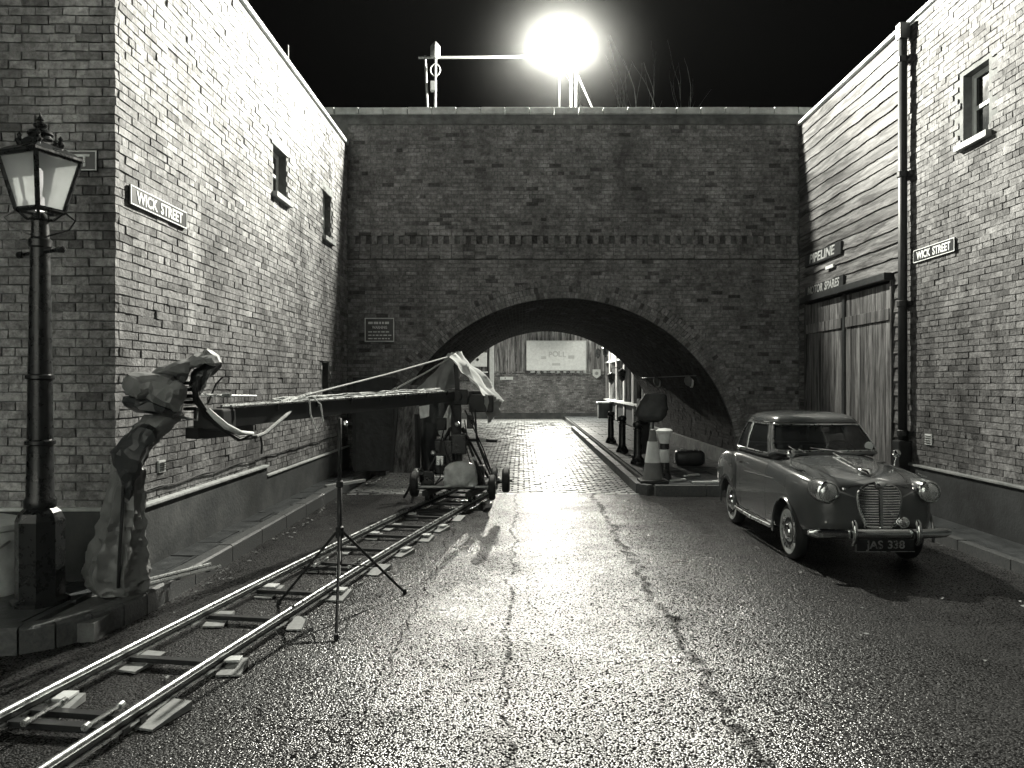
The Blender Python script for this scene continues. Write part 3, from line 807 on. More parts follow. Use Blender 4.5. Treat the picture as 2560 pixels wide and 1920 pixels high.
q = MB(); q.tube([(XL+.02, YB-.03, 1.8), (-2.62, YB-.03, 1.8)], .025, 8); q.build('conduit', M['black_m'], bb)
# skirting of the tunnel's pavement side
q = MB(); q.box((4.11, YB+.06, 0), (4.24, YB2-.1, .42)); q.build('tunnel_skirting', M['stone'], bb)

# ------------------------------------------------------------------ street end seen through the arch
YE = 39.0
fe = thing('street_end_wall', 'brick wall topped with tall vertical boards at the end of the street', 'wall', (1, YE, 0))
q = MB(); q.box((-9, YE+.01, 0), (9, YE+.3, 2.3)); q.box((-9, YE+.05, 2.3), (9, YE+.3, 6.4)); q.build('wall', M['mortar'], fe)
q = MB(); q.box((-9, YE-.05, 0), (4, YE+.02, .3)); q.build('plinth', M['render'], fe)
B = Bricks(fe, M['brick_f'], [p*1.1 for p in BP], 41); B.wall((0, YE, 0), 0, -6.5, 4.3, 0, 2.3); B.finish(150)
x = -6.5
while x < 4.4:
    w = rr.uniform(.13, .24); o = rr.uniform(-.02, .01)
    d = MB(); d.box((x+.006, YE-.02+o, 2.3+rr.uniform(-.1, .02)), (x+w-.004, YE+.045, 6.4)); d.build('board', M['board_v'], fe); x += w
q = MB(); q.box((-6.5, YE-.06, 2.31), (4.3, YE-.02, 2.36)); q.build('rail', M['board_v'], fe)

# shop on the far right side
sh = thing('corner_shop', 'pale timber shopfront with pilasters beyond the tunnel', 'shop', (4.2, 31, 0))
q = MB(); q.box((4.42, 25.4, 0), (6.5, 38.9, 5.5)); q.build('wall', M['door_board'], sh)
q = MB(); q.box((4.2, 26.2, .15), (4.42, 38.8, .95)); q.build('stall_riser', M['dark_wood'], sh)
q = MB(); q.cbox((4.05, 26.0, .95), (4.42, 38.8, 1.03), .01); q.build('sill', M['white'], sh)
for y in (26.2, 29.0, 31.6, 34.2, 36.8, 38.3):
    q = MB(); q.cbox((4.14, y, .15), (4.42, y+.35, 3.35), .02); q.build('pilaster', M['board_v'], sh)
for y in (26.55, 29.35, 31.95, 34.55, 37.15):
    w_ = {26.55: 2.45, 29.35: 2.25, 31.95: 2.25, 34.55: 2.25, 37.15: 1.15}[y]
    q = MB(); q.box((4.36, y, 1.04), (4.38, y+w_, 2.75)); q.build('pane', M['pane'], sh)
    for k in (1, 2):
        q = MB(); q.box((4.33, y+w_*k/3-.03, 1.04), (4.36, y+w_*k/3+.03, 2.75)); q.build('glazing_bar', M['frame_w'], sh)
q = MB(); q.cbox((4.12, 26.0, 2.76), (4.43, 38.8, 2.84), .01); q.cbox((4.02, 26.0, 3.36), (4.43, 38.8, 3.5), .02); q.build('cornice', M['white'], sh)
q = MB(); q.box((4.2, 26.2, 2.85), (4.42, 38.7, 3.35)); q.build('fascia', M['board_v'], sh)

# the street behind the viewer: unseen terrace added to bounce floodlight as fill
bt = thing('bounce_terrace', 'unseen white terrace added behind the viewer to bounce fill light', 'building', (-6, -4, 0))
q = MB(); TB = (-14, -11, -8, -5)
cells([-16, -1.2]+[x+o for x in TB for o in (0, 1.0)], [0, 9.5, 1.0, 2.4, 4.4, 5.8], [(x, x+1.0, a, b_) for x in TB for a, b_ in ((1.0, 2.4), (4.4, 5.8))], lambda a, b_, c, d: q.box((a, -4.3, c), (b_, -4, d)))
q.build('wall', M['terrace'], bt)
for x in TB:
    for a, b_ in ((1.0, 2.4), (4.4, 5.8)):
        w = MB(); w.box((x, -4.2, a), (x+1.0, -4.18, b_)); w = w.build('window', M['pane'], bt)
        f = MB(); f.box((x, -4.17, (a+b_)/2-.03), (x+1.0, -4.12, (a+b_)/2+.03)); f.box((x-.06, -4.1, a-.1), (x+1.06, -3.9, a-.005)); f.build('sill', M['frame_w'], w)

o = thing('wall_cable', 'thin black cable clipped along the left-hand wall above the plinth', 'cable', (XL+.02, 8, .8))
q = MB(); q.tube([(XL+.02, 6.9+.35*k, .83+.012*math.sin(k*2.1)) for k in range(22)], .008, 5); q.build('cable', M['rubber'], o)
# ================================================================== LIGHTING ON THE BRIDGE
fl = thing('floodlight', 'blazing floodlight on a stand above the bridge parapet', 'floodlight', (LAMP.x, LAMP.y, 6.05))
q = MB()
for a in (20, 140, 260):
    q.tube([(LAMP.x, LAMP.y+.25, 7.0), (LAMP.x+.55*math.cos(R(a)), LAMP.y+.25+.3*math.sin(R(a)), 6.05)], .018, 6)
q.tube([(LAMP.x, LAMP.y+.25, 6.3), (LAMP.x, LAMP.y+.25, LAMP.z)], .024, 8); q.build('stand', M['black_m'], fl)
q = MB(); q.lathe([(.05, .26), (.14, .2), (.19, .06), (.2, .03)], LAMP, 'y', 20); q.build('housing', M['black_m'], fl, True)
q = MB(); q.lathe([(.13, .05), (.13, .04)], LAMP, 'y', 20); q.build('lens', emis('floodlight_lens', LCOL, 60), fl)
f2 = thing('floodlight', 'second floodlight bracketed high on the street end wall above the billboard', 'floodlight', REAR)
q = MB(); q.tube([(REAR.x, 39.0, REAR.z+.25), (REAR.x, REAR.y+.2, REAR.z+.25), (REAR.x, REAR.y+.2, REAR.z)], .03, 8); q.build('bracket', M['steel'], f2)
q = MB(); q.lathe([(.05, .3), (.14, .24), (.17, .1), (.18, .08)], REAR, 'y', 20); q.build('housing', M['black_m'], f2, True)
q = MB(); q.lathe([(.13, .1), (.13, .09)], REAR, 'y', 20); q.build('lens', emis('rear_lens', LCOL, 60), f2)
def beam_lamp(name, root, loc, power, size, axis, lo_, hi_, share):
    """lamp with the beam of its head: full strength one way, a share of it the other"""
    ld = bpy.data.lights.new(name, 'POINT'); ld.energy = power; ld.color = LCOL; ld.shadow_soft_size = size
    ld.use_nodes = True; n = ld.node_tree; em = n.nodes['Emission']
    tcn = n.nodes.new('ShaderNodeTexCoord'); sx = n.nodes.new('ShaderNodeSeparateXYZ'); n.links.new(tcn.outputs['Normal'], sx.inputs[0])
    mr = n.nodes.new('ShaderNodeMapRange'); mr.interpolation_type = 'SMOOTHSTEP'
    mr.inputs['From Min'].default_value = lo_; mr.inputs['From Max'].default_value = hi_; mr.inputs['To Min'].default_value = share; mr.inputs['To Max'].default_value = 1
    n.links.new(sx.outputs[axis], mr.inputs['Value']); out = mr.outputs[0]
    if axis == 'Z':     # aimed down the street, with a little spill all round
        m2 = n.nodes.new('ShaderNodeMapRange'); m2.interpolation_type = 'SMOOTHSTEP'; m2.inputs['From Min'].default_value = -.3; m2.inputs['From Max'].default_value = -.88
        m2.inputs['To Min'].default_value = .22; m2.inputs['To Max'].default_value = 1; n.links.new(sx.outputs['Y'], m2.inputs['Value'])
        a = n.nodes.new('ShaderNodeMath'); a.operation = 'MULTIPLY'; n.links.new(out, a.inputs[0]); n.links.new(m2.outputs[0], a.inputs[1])
        c = n.nodes.new('ShaderNodeMath'); c.operation = 'ADD'; n.links.new(a.outputs[0], c.inputs[0]); c.inputs[1].default_value = .05; out = c.outputs[0]
    n.links.new(out, em.inputs['Strength'])
    lo = bpy.data.objects.new(name, ld); COL.objects.link(lo); lo.parent = root; lo.location = loc; return lo
beam_lamp('lamp', fl, (0, -.1, LAMP.z-6.05), POWER_FRONT, .09, 'Z', *BEAM)
beam_lamp('lamp', f2, (0, -.05, 0), POWER_REAR, .12, 'Y', .6, -.2, .1)

# scaffold goal-post with an unlit lamp
sc = thing('lamp_gantry', 'thin scaffold frame with an unlit lamp and coiled cable on the parapet', 'scaffold', (-1.85, 15.8, 6.05))
Yg = 15.8
def PG(px, py, Y=Yg): return P(px, py, Y)
q = MB(); q.tube([PG(1046, 144), PG(1220, 143), PG(1440, 140)], .028, 8); q.build('cross_bar', M['scaff'], sc)
for a, b_ in (((1063, 140), (1077, 300)), ((1089, 120), (1087, 300)), ((1428, 135), (1428, 300)), ((1440, 135), (1440, 300))):
    p0 = PG(*a); p1 = PG(*b_); p1.z = 6.05; q = MB(); q.tube([p0, p1], .026, 8); q.build('upright', M['scaff'], sc)
q = MB(); q.tube([PG(1445, 190), PG(1490, 290)], .02, 6); q.build('brace', M['scaff'], sc)
p = PG(1089, 132); q = MB(); q.lathe([(.05, -.14), (.1, -.1), (.1, .1), (.06, .15), (.02, .2)], p+Vector((0, -.05, 0)), n=14); q.build('lamp_head', M['scaff'], sc, True)
q = MB(); c = PG(1089, 178); q.tube([c+Vector((.1*math.cos(t), -.06+.01*math.sin(3*t), .12*math.sin(t))) for t in [k*2*math.pi/20*1.98 for k in range(21)]], .014, 6); q.build('coiled_cable', M['scaff'], sc)
q = MB(); c = PG(1083, 218); q.cbox(c-Vector((.05, .09, .1)), c+Vector((.06, .02, .1)), .01); q.build('junction_box', M['scaff'], sc)

for i, (px, y0, y1, Y, lab) in enumerate(((736, 153, 300, 12.0, 'thin aerial rod standing above the left-hand roof'),)):
    o = thing('aerial_rod', lab, 'aerial', (XL-.2, Y, 6.4)); q = MB()
    xr = (736-1305)/1950*Y; q.tube([(XL-.2, Y, 6.42), (XL-.2, Y, 7.0)], .012, 6); q.build('rod', M['scaff'], o)
o = thing('scaffold_pole', 'pale scaffold pole lying across the far parapet corner by the left roof', 'pole', (-3.9, 16.5, 7.5))
q = MB(); q.tube([(-5.2, 16.5, 7.58), (-3.65, 16.5, 7.58)], .035, 8); q.build('pole', M['scaff'], o)
q = MB(); q.tube([(-4.9, 16.5, 6.05), (-4.9, 16.5, 7.56)], .03, 6); q.build('upright', M['scaff'], o)

# bare tree beyond the bridge
def tree(x, y, hgt, seed, lab):
    t = thing('bare_tree', lab, 'tree', (x, y, 0)); r3 = random.Random(seed); tk = MB(); tw = MB()
    def grow(p, d, ln, r, lvl, mb):
        pts = [p]; rs = [r]; n_ = 4
        for k in range(n_):
            d = (d+Vector((r3.uniform(-.2, .2), r3.uniform(-.2, .2), r3.uniform(-.02, .16)))).normalized()
            p = p+d*ln/n_; pts.append(p); rs.append(r*(1-.5*(k+1)/n_))
            if lvl < 3 and k > 0:
                for _ in range(1 if lvl else 2):
                    s_ = Vector((r3.uniform(-.7, .7), r3.uniform(-.7, .7), r3.uniform(.4, 1))).normalized()
                    grow(p, (d*.9+s_*.8).normalized(), ln*r3.uniform(.45, .65), rs[-1]*.55, lvl+1, tw)
        mb.tube(pts, rs, 6 if lvl < 2 else 4, cap=False)
    grow(Vector((x, y, 0)), Vector((0, 0, 1)), hgt*.62, hgt*.015, 0, tk)
    tk.build('trunk', M['bark'], t); tw.build('crown', M['bark'], t)
tree(5.9, 30, 13.0, 3, 'bare slender tree standing in the dark behind the bridge')
tree(7.6, 34, 13.0, 9, 'second bare tree, fainter and further behind the parapet')

# ================================================================== SIGNS
def street_sign(lab, txt, loc, rz, w, h, size, ex=0.0, xs=1.0, al='CENTER', shift=0.0):
    o = thing('street_sign', lab, 'street sign', loc, rz=rz)
    q = MB(); q.cbox((-w/2, -.02, -h/2), (w/2, -.002, h/2), .006); q.build('plate', M['sign_blk'], o, world=False)
    q = MB(); b_ = .012
    for a in (((-w/2+.002, -h/2+.002), (w/2-.002, -h/2+b_)), ((-w/2+.002, h/2-b_), (w/2-.002, h/2-.002)), ((-w/2+.002, -h/2+b_), (-w/2+b_, h/2-b_)), ((w/2-b_, -h/2+b_), (w/2-.002, h/2-b_))):
        q.box((a[0][0], -.0245, a[0][1]), (a[1][0], -.0195, a[1][1]))
    q.build('border', M['white'], o, world=False)
    lettering(txt, size, M['white'], o, (shift, -.0215, -.005), align=al, xscale=xs, bold=.0035)
    return o
street_sign('black street sign reading WICK STREET on the brightly lit left-hand wall', 'WICK  STREET', (XL+.004, 7.29, 3.43), R(90), 1.13, .17, .145, xs=.99)
street_sign('black street sign reading WICK STREET beside the downpipe', 'WICK  STREET', (XR-.006, 10.2, 3.525), R(-90), 1.02, .175, .145, xs=.9)
street_sign('street sign half hidden behind the lantern, ending in ET', 'E  STREET', (-4.13, YC-.006, 3.65), 0, 1.18, .17, .14, al='RIGHT', shift=.53)

def board_sign(name, lab, txt, y0, y1, z0, z1, size, xs):
    o = thing(name, lab, 'sign board', (XR-.036, (y0+y1)/2, (z0+z1)/2), rz=R(-90))
    w, h = y1-y0, z1-z0
    q = MB(); q.cbox((-w/2, -.015, -h/2), (w/2, .03, h/2), .006); q.build('plank', M['dark_wood'], o, world=False)
    lettering(txt, size, M['letters'], o, (0, -.016, 0), xscale=xs, bold=.004, shear=.15)
board_sign('garage_sign', 'dark board lettered PIPELINE high on the garage weatherboards', 'PIPELINE', 13.1, 14.75, 3.97, 4.19, .23, 1.33)
board_sign('garage_sign', 'lower dark board lettered MOTOR SPARES over the garage doors', 'MOTOR SPARES', 13.0, 14.75, 3.41, 3.6, .2, 1.0)
o = thing('small_plaque', 'small white dash-shaped plaque between the two garage boards', 'plaque', (XR-.036, 13.6, 3.82), rz=R(-90))
q = MB(); q.cbox((-.17, -.012, -.03), (.17, .02, .03), .005); q.build('plate', M['white'], o, world=False)

o = thing('warning_sign', 'black framed WARNING notice on the bridge brickwork beside the arch', 'notice', (-2.77, YB-.012, 2.83))
q = MB(); q.cbox((-.29, -.02, -.235), (.29, .0, .235), .005); q.build('plate', M['sign_blk'], o, world=False)
q = MB(); 
for a, b_ in (((-.288, -.233), (.288, -.213)), ((-.288, .213), (.288, .233)), ((-.288, -.213), (-.268, .213)), ((.268, -.213), (.288, .213))): q.box((a[0], -.028, a[1]), (b_[0], -.0195, b_[1]))
q.build('border', M['frame_w'], o, world=False)
lettering('WARNING', .075, M['frame_w'], o, (0, -.0215, .045), xscale=.8, bold=.002)
q = MB(); r4 = random.Random(2)
for z, gap in ((.135, 1), (-.04, 0), (-.105, 0), (-.17, 0)):
    x = -.22
    while x < .2:
        w = r4.uniform(.03, .09); q.box((x, -.022, z-(.022 if gap else .01)), (min(x+w, .23), -.0195, z+(.022 if gap else .01))); x += w+.02
q.build('print_line', M['frame_w'] if False else M['steel'], o, world=False)

# ================================================================== STREET END FURNITURE
o = thing('billboard', 'wide white billboard on the boarded wall at the street end', 'billboard', (1.72, YE-.06, 3.0))
x0, x1, z0, z1 = .27, 3.15, 2.46, 3.85
q = MB(); q.box((x0, YE-.2, z0), (x1, YE-.065, z1)); q.build('panel', M['white'], o)
q = MB()
for a, b_ in (((x0-.05, z0-.05), (x1+.05, z0)), ((x0-.05, z1), (x1+.05, z1+.05)), ((x0-.05, z0), (x0, z1)), ((x1, z0), (x1+.05, z1))): q.box((a[0], YE-.25, a[1]), (b_[0], YE-.065, b_[1]))
q.build('frame', M['frame_w'], o)
pale = mat('faded_print', .52, .7, var=.15, scale=6)
for i, (tx, xx, zz, s_) in enumerate((('P', 1.36, 3.2, .36), ('O', 1.6, 3.22, .38), ('L', 1.84, 3.22, .38), ('L', 2.05, 3.19, .36))):
    lettering(tx, s_, pale, o, (xx-1.72+.06, -.142, zz-3.0), bold=.01)
q = MB(); q.box((1.5, YE-.206, 2.66), (1.9, YE-.2005, 2.78)); q.box((.95, YE-.206, 2.98), (1.2, YE-.2005, 3.12)); q.box((2.3, YE-.206, 3.0), (2.6, YE-.2005, 3.16)); q.build('print_block', pale, o)
q = MB()
for k in range(9):
    x = .42+k*.33; q.box((x, YE-.16, 2.38-.08), (x+.14+.08*(k % 3 == 0), YE-.07, 2.39))
o2 = thing('billboard_footlights', 'row of pale blocks under the billboard', 'footlights', (1.72, YE-.1, 2.3)); q.build('block', M['white'], o2)
o = thing('shield_sign', 'small shield-shaped sign right of the billboard', 'shield sign', (3.8, YE-.1, 2.25))
q = MB(); pts = [(-.2, .22), (.2, .22), (.2, -.08), (0, -.24), (-.2, -.08)]
q.add([(3.72+x, YE-.12, 2.25+z) for x, z in pts]+[(3.72+x, YE-.07, 2.25+z) for x, z in pts], [(4,3,2,1,0),(5,6,7,8,9)]+[(i, (i+1) % 5, (i+1) % 5+5, i+5) for i in range(5)]); q.build('shield', M['frame_w'], o)
q = MB(); q.lathe([(.09, 0), (.09, -.012)], (3.72, YE-.122, 2.27), 'y', 12); q.build('emblem', M['steel'], o)
o = thing('name_plate', 'narrow white name plate on the brickwork below the boards at the street end', 'name plate', (-.75, YE-.03, 1.65))
q = MB(); q.cbox((-1.1, YE-.05, 1.95), (-.45, YE-.005, 2.1), .005); q.build('plate', M['white'], o)
q = MB(); q.box((-.86, YE-.056, 2.0), (-.82, YE-.0495, 2.06)); q.build('mark', M['sign_blk'], o)
o = thing('wall_cabinet', 'white box with a dark dot mounted high at the left of the street end', 'cabinet', (-2.0, YE-.1, 2.9))
q = MB(); q.cbox((-2.55, YE-.35, 2.6), (-1.75, YE-.06, 3.3), .02); q.build('case', M['white'], o)
q = MB(); q.lathe([(.07, -.02), (.07, .0)], (-2.2, YE-.352, 2.95), 'y', 12); q.build('dot', M['sign_blk'], o)
q = MB(); q.box((-2.6, YE-.4, 2.3), (-1.7, YE-.06, 2.36)); q.build('shelf', M['white'], o)
q = MB(); q.cbox((-1.62, YE-.15, 0), (-1.4, YE-.02, 6.0), .02); tag(q.build('corner_post', M['frame_w']), 'tall pale post at the left edge of the boarded wall', 'post')
# lanterns on the shop corner
def lantern(lab, x, y, z):
    o = thing('wall_lantern', lab, 'lantern', (x, y, z), group='black lanterns on the shop front')
    q = MB(); q.lathe([(.01, .34), (.03, .28), (.05, .26), (.16, .2), (.17, .18), (.11, -.12), (.05, -.18), (.015, -.22)], (x, y, z), n=8); q.build('case', M['black'], o)
    q = MB(); q.tube([(x, y, z+.34), (x, y, z+.44), (x+.25, y, z+.46), (4.16, y, z+.3)], .018, 6); q.build('bracket', M['black'], o)
    q = MB(); q.lathe([(.152, .16), (.118, -.08)], (x, y, z), n=8, cap=False); q.build('pane', M['lens'], o)
lantern('black lantern high on the shop corner, nearest the billboard', 3.7, 38.0, 3.2)
lantern('black lantern tucked under the crown of the arch', 3.7, 34.5, 3.15)
lantern('low black lantern before the shop pilaster', 3.62, 31.5, 1.95)
lantern('low black lantern beside the shop window band', 3.75, 29.2, 2.05)
o = thing('brick_pier', 'low dark pier at the foot of the shop corner', 'pier', (3.6, 36, ZP))
q = MB(); q.cbox((3.55, 36.2, ZP), (4.1, 36.8, .85), .02); q.build('pier', M['render'], o)
q = MB(); q.cbox((3.5, 36.15, .852), (4.15, 36.85, .92), .015); q.build('cap', M['white'], o)

# bollards along the tunnel pavement
def bollard(lab, x, y):
    o = thing('bollard', lab, 'bollard', (x, y, ZP), group='black iron bollards along the tunnel kerb')
    q = MB(); q.lathe([(.15, 0), (.15, .05), (.13, .07), (.095, .14), (.085, .17), (.08, .68), (.095, .69), (.095, .72), (.075, .73)], (x, y, ZP), n=16); q.build('post', M['black'], o, True, auto=35)
    q = MB(); q.lathe([(.07, .73), (.1, .76), (.105, .8), (.09, .85), (.04, .87)], (x, y, ZP), n=16); q.build('cap', M['black'], o, True, auto=50)
bollard('black iron bollard furthest into the tunnel, before the shop', 2.45, 21.5)
bollard('black iron bollard in the middle of the tunnel row', 2.39, 18.6)
bollard('black iron bollard at the tunnel mouth, in front of the draped equipment', 2.36, 15.9)
o = thing('bollard', 'black bollard with two white bands and a white cap behind the traffic cone', 'bollard', (2.42, 13.25, ZP))
x, y = 2.42, 13.25
q = MB(); q.lathe([(.13, 0), (.12, .05), (.1, .1), (.085, .14), (.08, .62)], (x, y, ZP), n=18); q.build('post', M['black'], o, True, auto=40)
q = MB(); q.lathe([(.0835, .3), (.082, .52)], (x, y, ZP), n=18, cap=False); q.build('band', M['white'], o, True)
q = MB(); q.lathe([(.075, .62), (.085, .64), (.105, .72), (.11, .78), (.135, .8), (.14, .84), (.1, .87), (.03, .88)], (x, y, ZP), n=18); q.build('cap', M['white'], o, True, auto=40)

o = thing('traffic_cone', 'tall traffic cone with one white sleeve at the pavement corner', 'traffic cone', (2.17, 12.95, ZP))
x, y = 2.17, 12.95
q = MB(); q.cbox((x-.23, y-.23, ZP), (x+.23, y+.23, ZP+.05), .012); q.build('base', M['rubber'], o)
q = MB(); q.lathe([(.175, .05), (.165, .09), (.045, .87), (.03, .88)], (x, y, ZP), n=24); q.build('cone', M['cone_c'], o, True, auto=40)
q = MB(); q.lathe([(.1345, .33), (.082, .68)], (x, y, ZP), n=24, cap=False); q.build('sleeve', M['white'], o, True)

# draped equipment at the tunnel mouth
X0, Y0 = 2.74, 16.3
o = thing('draped_stand', 'grey cloth cover draped over a stand in the tunnel mouth', 'draped stand', (X0, Y0, ZP))
q = MB(); st_ = []
for z, a, b_, dx in ((.98, .1, .1, -.03), (1.02, .2, .18, -.05), (1.1, .27, .22, -.06), (1.25, .28, .23, -.02), (1.42, .26, .21, .01), (1.52, .22, .18, .04), (1.57, .15, .13, .05), (1.585, .06, .06, .05)):
    st_.append(((X0+dx, Y0, z), (a, 0, 0), (0, b_, 0)))
q.loft(st_, 36, .06, 3, ex=2.8, freq=5, zf=.6, sub=4); q.build('cover', M['cloth_s'], o, True)
q = MB(); q.tube([(X0-.03, Y0, ZP), (X0-.03, Y0, 1.1)], .05, 8); q.build('column', M['steel'], o)
q = MB(); q.lathe([(.25, 0), (.25, .04), (.06, .07)], (X0-.03, Y0, ZP), n=16); q.build('base', M['black_m'], o)
X1 = 2.64
o = thing('equipment_trolley', 'dark trolley with glinting metal boxes beside the draped stand', 'trolley', (X1, 17.2, ZP))
q = MB(); q.cbox((X1-.13, 16.95, ZP+.1), (X1+.16, 17.5, ZP+.75), .02); q.build('case', M['black_m'], o)
q = MB(); q.cbox((X1-.12, 17.0, ZP+.75), (X1+.12, 17.4, ZP+1.05), .03); q.build('case', M['black'], o)
q = MB(); q.cbox((X1-.1, 17.05, ZP+1.05), (X1+.1, 17.3, ZP+1.3), .03); q.build('case', M['steel'], o)
for a, b_ in ((-.12, 17.0), (.14, 17.0), (-.12, 17.45), (.14, 17.45)):
    q = MB(); q.lathe([(.05, -.02), (.05, .02)], (X1+a, b_, ZP+.05), 'x', 12); q.build('wheel', M['rubber'], o)
for a in (-.12, .14):
    q = MB(); q.tube([(X1+a, 17.48, ZP+.1), (X1+a, 17.5, ZP+1.15)], .014, 6); q.build('handle', M['alu'], o)
o = thing('equipment_bag', 'soft black bag lying on the pavement against the tunnel wall', 'bag', (3.34, 15.6, ZP))
q = MB(); q.loft([((x, 15.6, ZP+.15), (0, .17*s_, 0), (0, 0, .15*s_)) for x, s_ in ((3.06, .7), (3.1, .95), (3.25, 1.0), (3.45, 1.02), (3.58, .95), (3.63, .7))], 20, .015, 4, ex=3.2); q.build('body', M['cloth_d'], o, True)
for x in (3.2, 3.46):
    q = MB(); q.tube([(x-.06, 15.52, ZP+.28), (x-.04, 15.5, ZP+.34), (x+.04, 15.5, ZP+.34), (x+.06, 15.52, ZP+.28)], .012, 6); q.build('strap', M['rope'], o)
for i, (x, y, a, l, lab) in enumerate(((2.62, 13.1, .6, .34, 'short pale batten on the pavement beside the cone'), (3.3, 13.0, .5, .3, 'pale batten lying further along the pavement edge'), (3.0, 13.8, .6, .35, 'thin pale batten behind the others on the pavement'), (3.05, 12.85, .1, .5, 'flat white offcut at the pavement edge near the car'))):
    o = thing('batten', lab, 'batten', (x, y, ZP), rz=a, group='loose battens on the pavement'); q = MB(); q.cbox((-l/2, -.03, .004), (l/2, .03, .03), .004); q.build('wood', M['white'], o, world=False)
# bulkhead lamps in the tunnel
for i, (px, lab) in enumerate(((1640, 'unlit bulkhead lamp on the tunnel wall, deeper in'), (1722, 'unlit bulkhead lamp on the tunnel wall near the mouth'))):
    Y = (21.0, 17.0)[i]; z = 1.85; xw = AX+math.sqrt(AR**2-z*z)-.02
    o = thing('bulkhead_lamp', lab, 'wall lamp', (xw, Y, z), group='bulkhead lamps in the tunnel')
    q = MB(); q.lathe([(.14, 0), (.13, -.06), (.1, -.12), (.04, -.15)], (xw, Y, z), 'x', 14); q.build('dome', M['scaff'], o, True)
    q = MB(); q.lathe([(.16, .02), (.16, -.02)], (xw, Y, z), 'x', 14); q.build('base', M['galv'], o)
o = thing('cable_conduit', 'thin metal conduit running between the tunnel wall lamps', 'conduit', (AX+2.9, 19, 1.95))
q = MB(); xw = AX+math.sqrt(AR**2-1.95**2)-.03; q.tube([(xw, 16.2, 1.95), (xw, 23.5, 1.95)], .012, 6); q.build('tube', M['scaff'], o)

# dark scenery flats leaning on the left by the arch
def flat(lab, x, y, w, h, lean, m, rz):
    o = thing('scenery_flat', lab, 'flat', (x, y, ZP), rz=rz, group='flats leaning by the arch')
    q = MB(); q.beam((0, 0, 0), (0, lean, h), w, .03, up=(0, 1, 0)); q.build('panel', m, o, world=False)
    q = MB()
    for s_ in (-1, 1): q.beam((s_*(w/2-.03), -.035, .01), (s_*(w/2-.03), lean-.035, h-.01), .06, .03, up=(0, 1, 0))
    q.build('batten', M['dark_wood'], o, world=False)
flat('tall dark flat leaning on the bridge wall by the arch', -2.75, 14.55, .8, 1.75, .5, M['cloth_d'], R(12))
flat('grey flat leaning in front of the tall dark one', -2.15, 14.3, .55, 1.6, .45, M['door_board'], R(-8))
o = thing('timber_baton', 'pale baton lying on the dark pavement before the flats', 'baton', (-2.85, 12.6, ZP), rz=R(60))
q = MB(); q.cbox((-.45, -.03, .003), (.45, .03, .05), .005); q.build('wood', M['block'], o, world=False)

# spare track section lying on the kerb
o = thing('spare_track', 'short spare piece of camera track lying on the kerb', 'track section', (-2.88, 6.45, ZP+.02), rz=R(62))
for s_ in (-1, 1):
    q = MB(); q.tube([(-.42, s_*.06, .035), (.42, s_*.06, .035)], .018, 8); q.build('rail', M['alu'], o, world=False)
for x in (-.3, 0, .3):
    q = MB(); q.cbox((x-.02, -.06, .006), (x+.02, .06, .025), .004); q.build('sleeper', M['black_m'], o, world=False)

# litter
lt = MB(); r5 = random.Random(8)
for k in range(170):
    if k < 100: x = -2.9+abs(r5.gauss(0, .12))+.03; y = r5.uniform(6, 14.6); z = .004
    else: x = 1.93-abs(r5.gauss(0, .15)); y = r5.uniform(12.6, 17); z = .006
    a = r5.uniform(0, 6.28); s_ = r5.uniform(.012, .035); c_, n_ = math.cos(a)*s_, math.sin(a)*s_
    t = r5.uniform(0, .012)
    lt.add([(x-c_, y-n_, z), (x+n_*.5, y-c_*.5, z+t), (x+c_, y+n_, z+.003), (x-n_*.5, y+c_*.5, z+.002)], [(0, 1, 2, 3)])
for k in range(90):
    x = r5.uniform(-2.6, 4.6); y = r5.uniform(2.6, 12); a = r5.uniform(0, 6.28); s_ = r5.uniform(.012, .03); c_, n_ = math.cos(a)*s_, math.sin(a)*s_
    lt.add([(x-c_, y-n_, .016), (x+n_*.5, y-c_*.5, .016+r5.uniform(.002, .012)), (x+c_, y+n_, .018), (x-n_*.5, y+c_*.5, .017)], [(0, 1, 2, 3)])
tag(lt.build('litter', M['stone']), kind='stuff')

LX, LY = -3.62, 5.86
lp = thing('street_lamp', 'old black gas street lamp with a four-sided glass lantern', 'street lamp', (LX, LY, ZP))
q = MB(); q.lathe([(.2, 0), (.2, .03), (.165, .05), (.165, .62), (.14, .68), (.1, .72)], (LX, LY, ZP), n=8, ang0=R(22.5)); q.build('base', M['black'], lp)
q = MB(); q.lathe([(.1, .7), (.112, .73), (.112, .77), (.095, .8), (.088, 1.18), (.105, 1.19), (.105, 1.215), (.088, 1.225), (.083, 1.67), (.1, 1.68), (.1, 1.705), (.082, 1.715), (.066, 2.66), (.08, 2.67), (.08, 2.72), (.062, 2.74), (.058, 2.86), (.07, 2.87), (.05, 2.91), (.04, 2.92)], (LX, LY, ZP), n=20)
q.build('post', M['black'], lp, True, auto=35)
q = MB(); d = Vector((.235, -.13, 0)); c = Vector((LX, LY, ZP+2.63)); q.tube([c-d, c+d], .016, 8)
for s_ in (-1, 1): q.lathe([(.01, -.03), (.026, -.015), (.026, .015), (.01, .03)], c+d*s_, 'x', 10)
q.build('ladder_bar', M['black'], lp)
LB, LT = ZP+2.94, ZP+3.34       # bottom and top of the glass
rot = R(71); hb, ht = .108, .188
def lc(k, h, z): 
    a = rot+math.pi/4+k*math.pi/2; return Vector((LX+h*1.414*math.cos(a), LY+h*1.414*math.sin(a), z))
q = MB()
for k in range(4): q.tube([lc(k, hb, LB), lc(k, ht, LT)], .017, 6)
for h, z, rr_ in ((hb, LB, .02), (ht, LT, .02)):
    for k in range(4): q.tube([lc(k, h, z), lc(k+1, h, z)], rr_, 6)
q.build('lantern_frame', M['black'], lp)
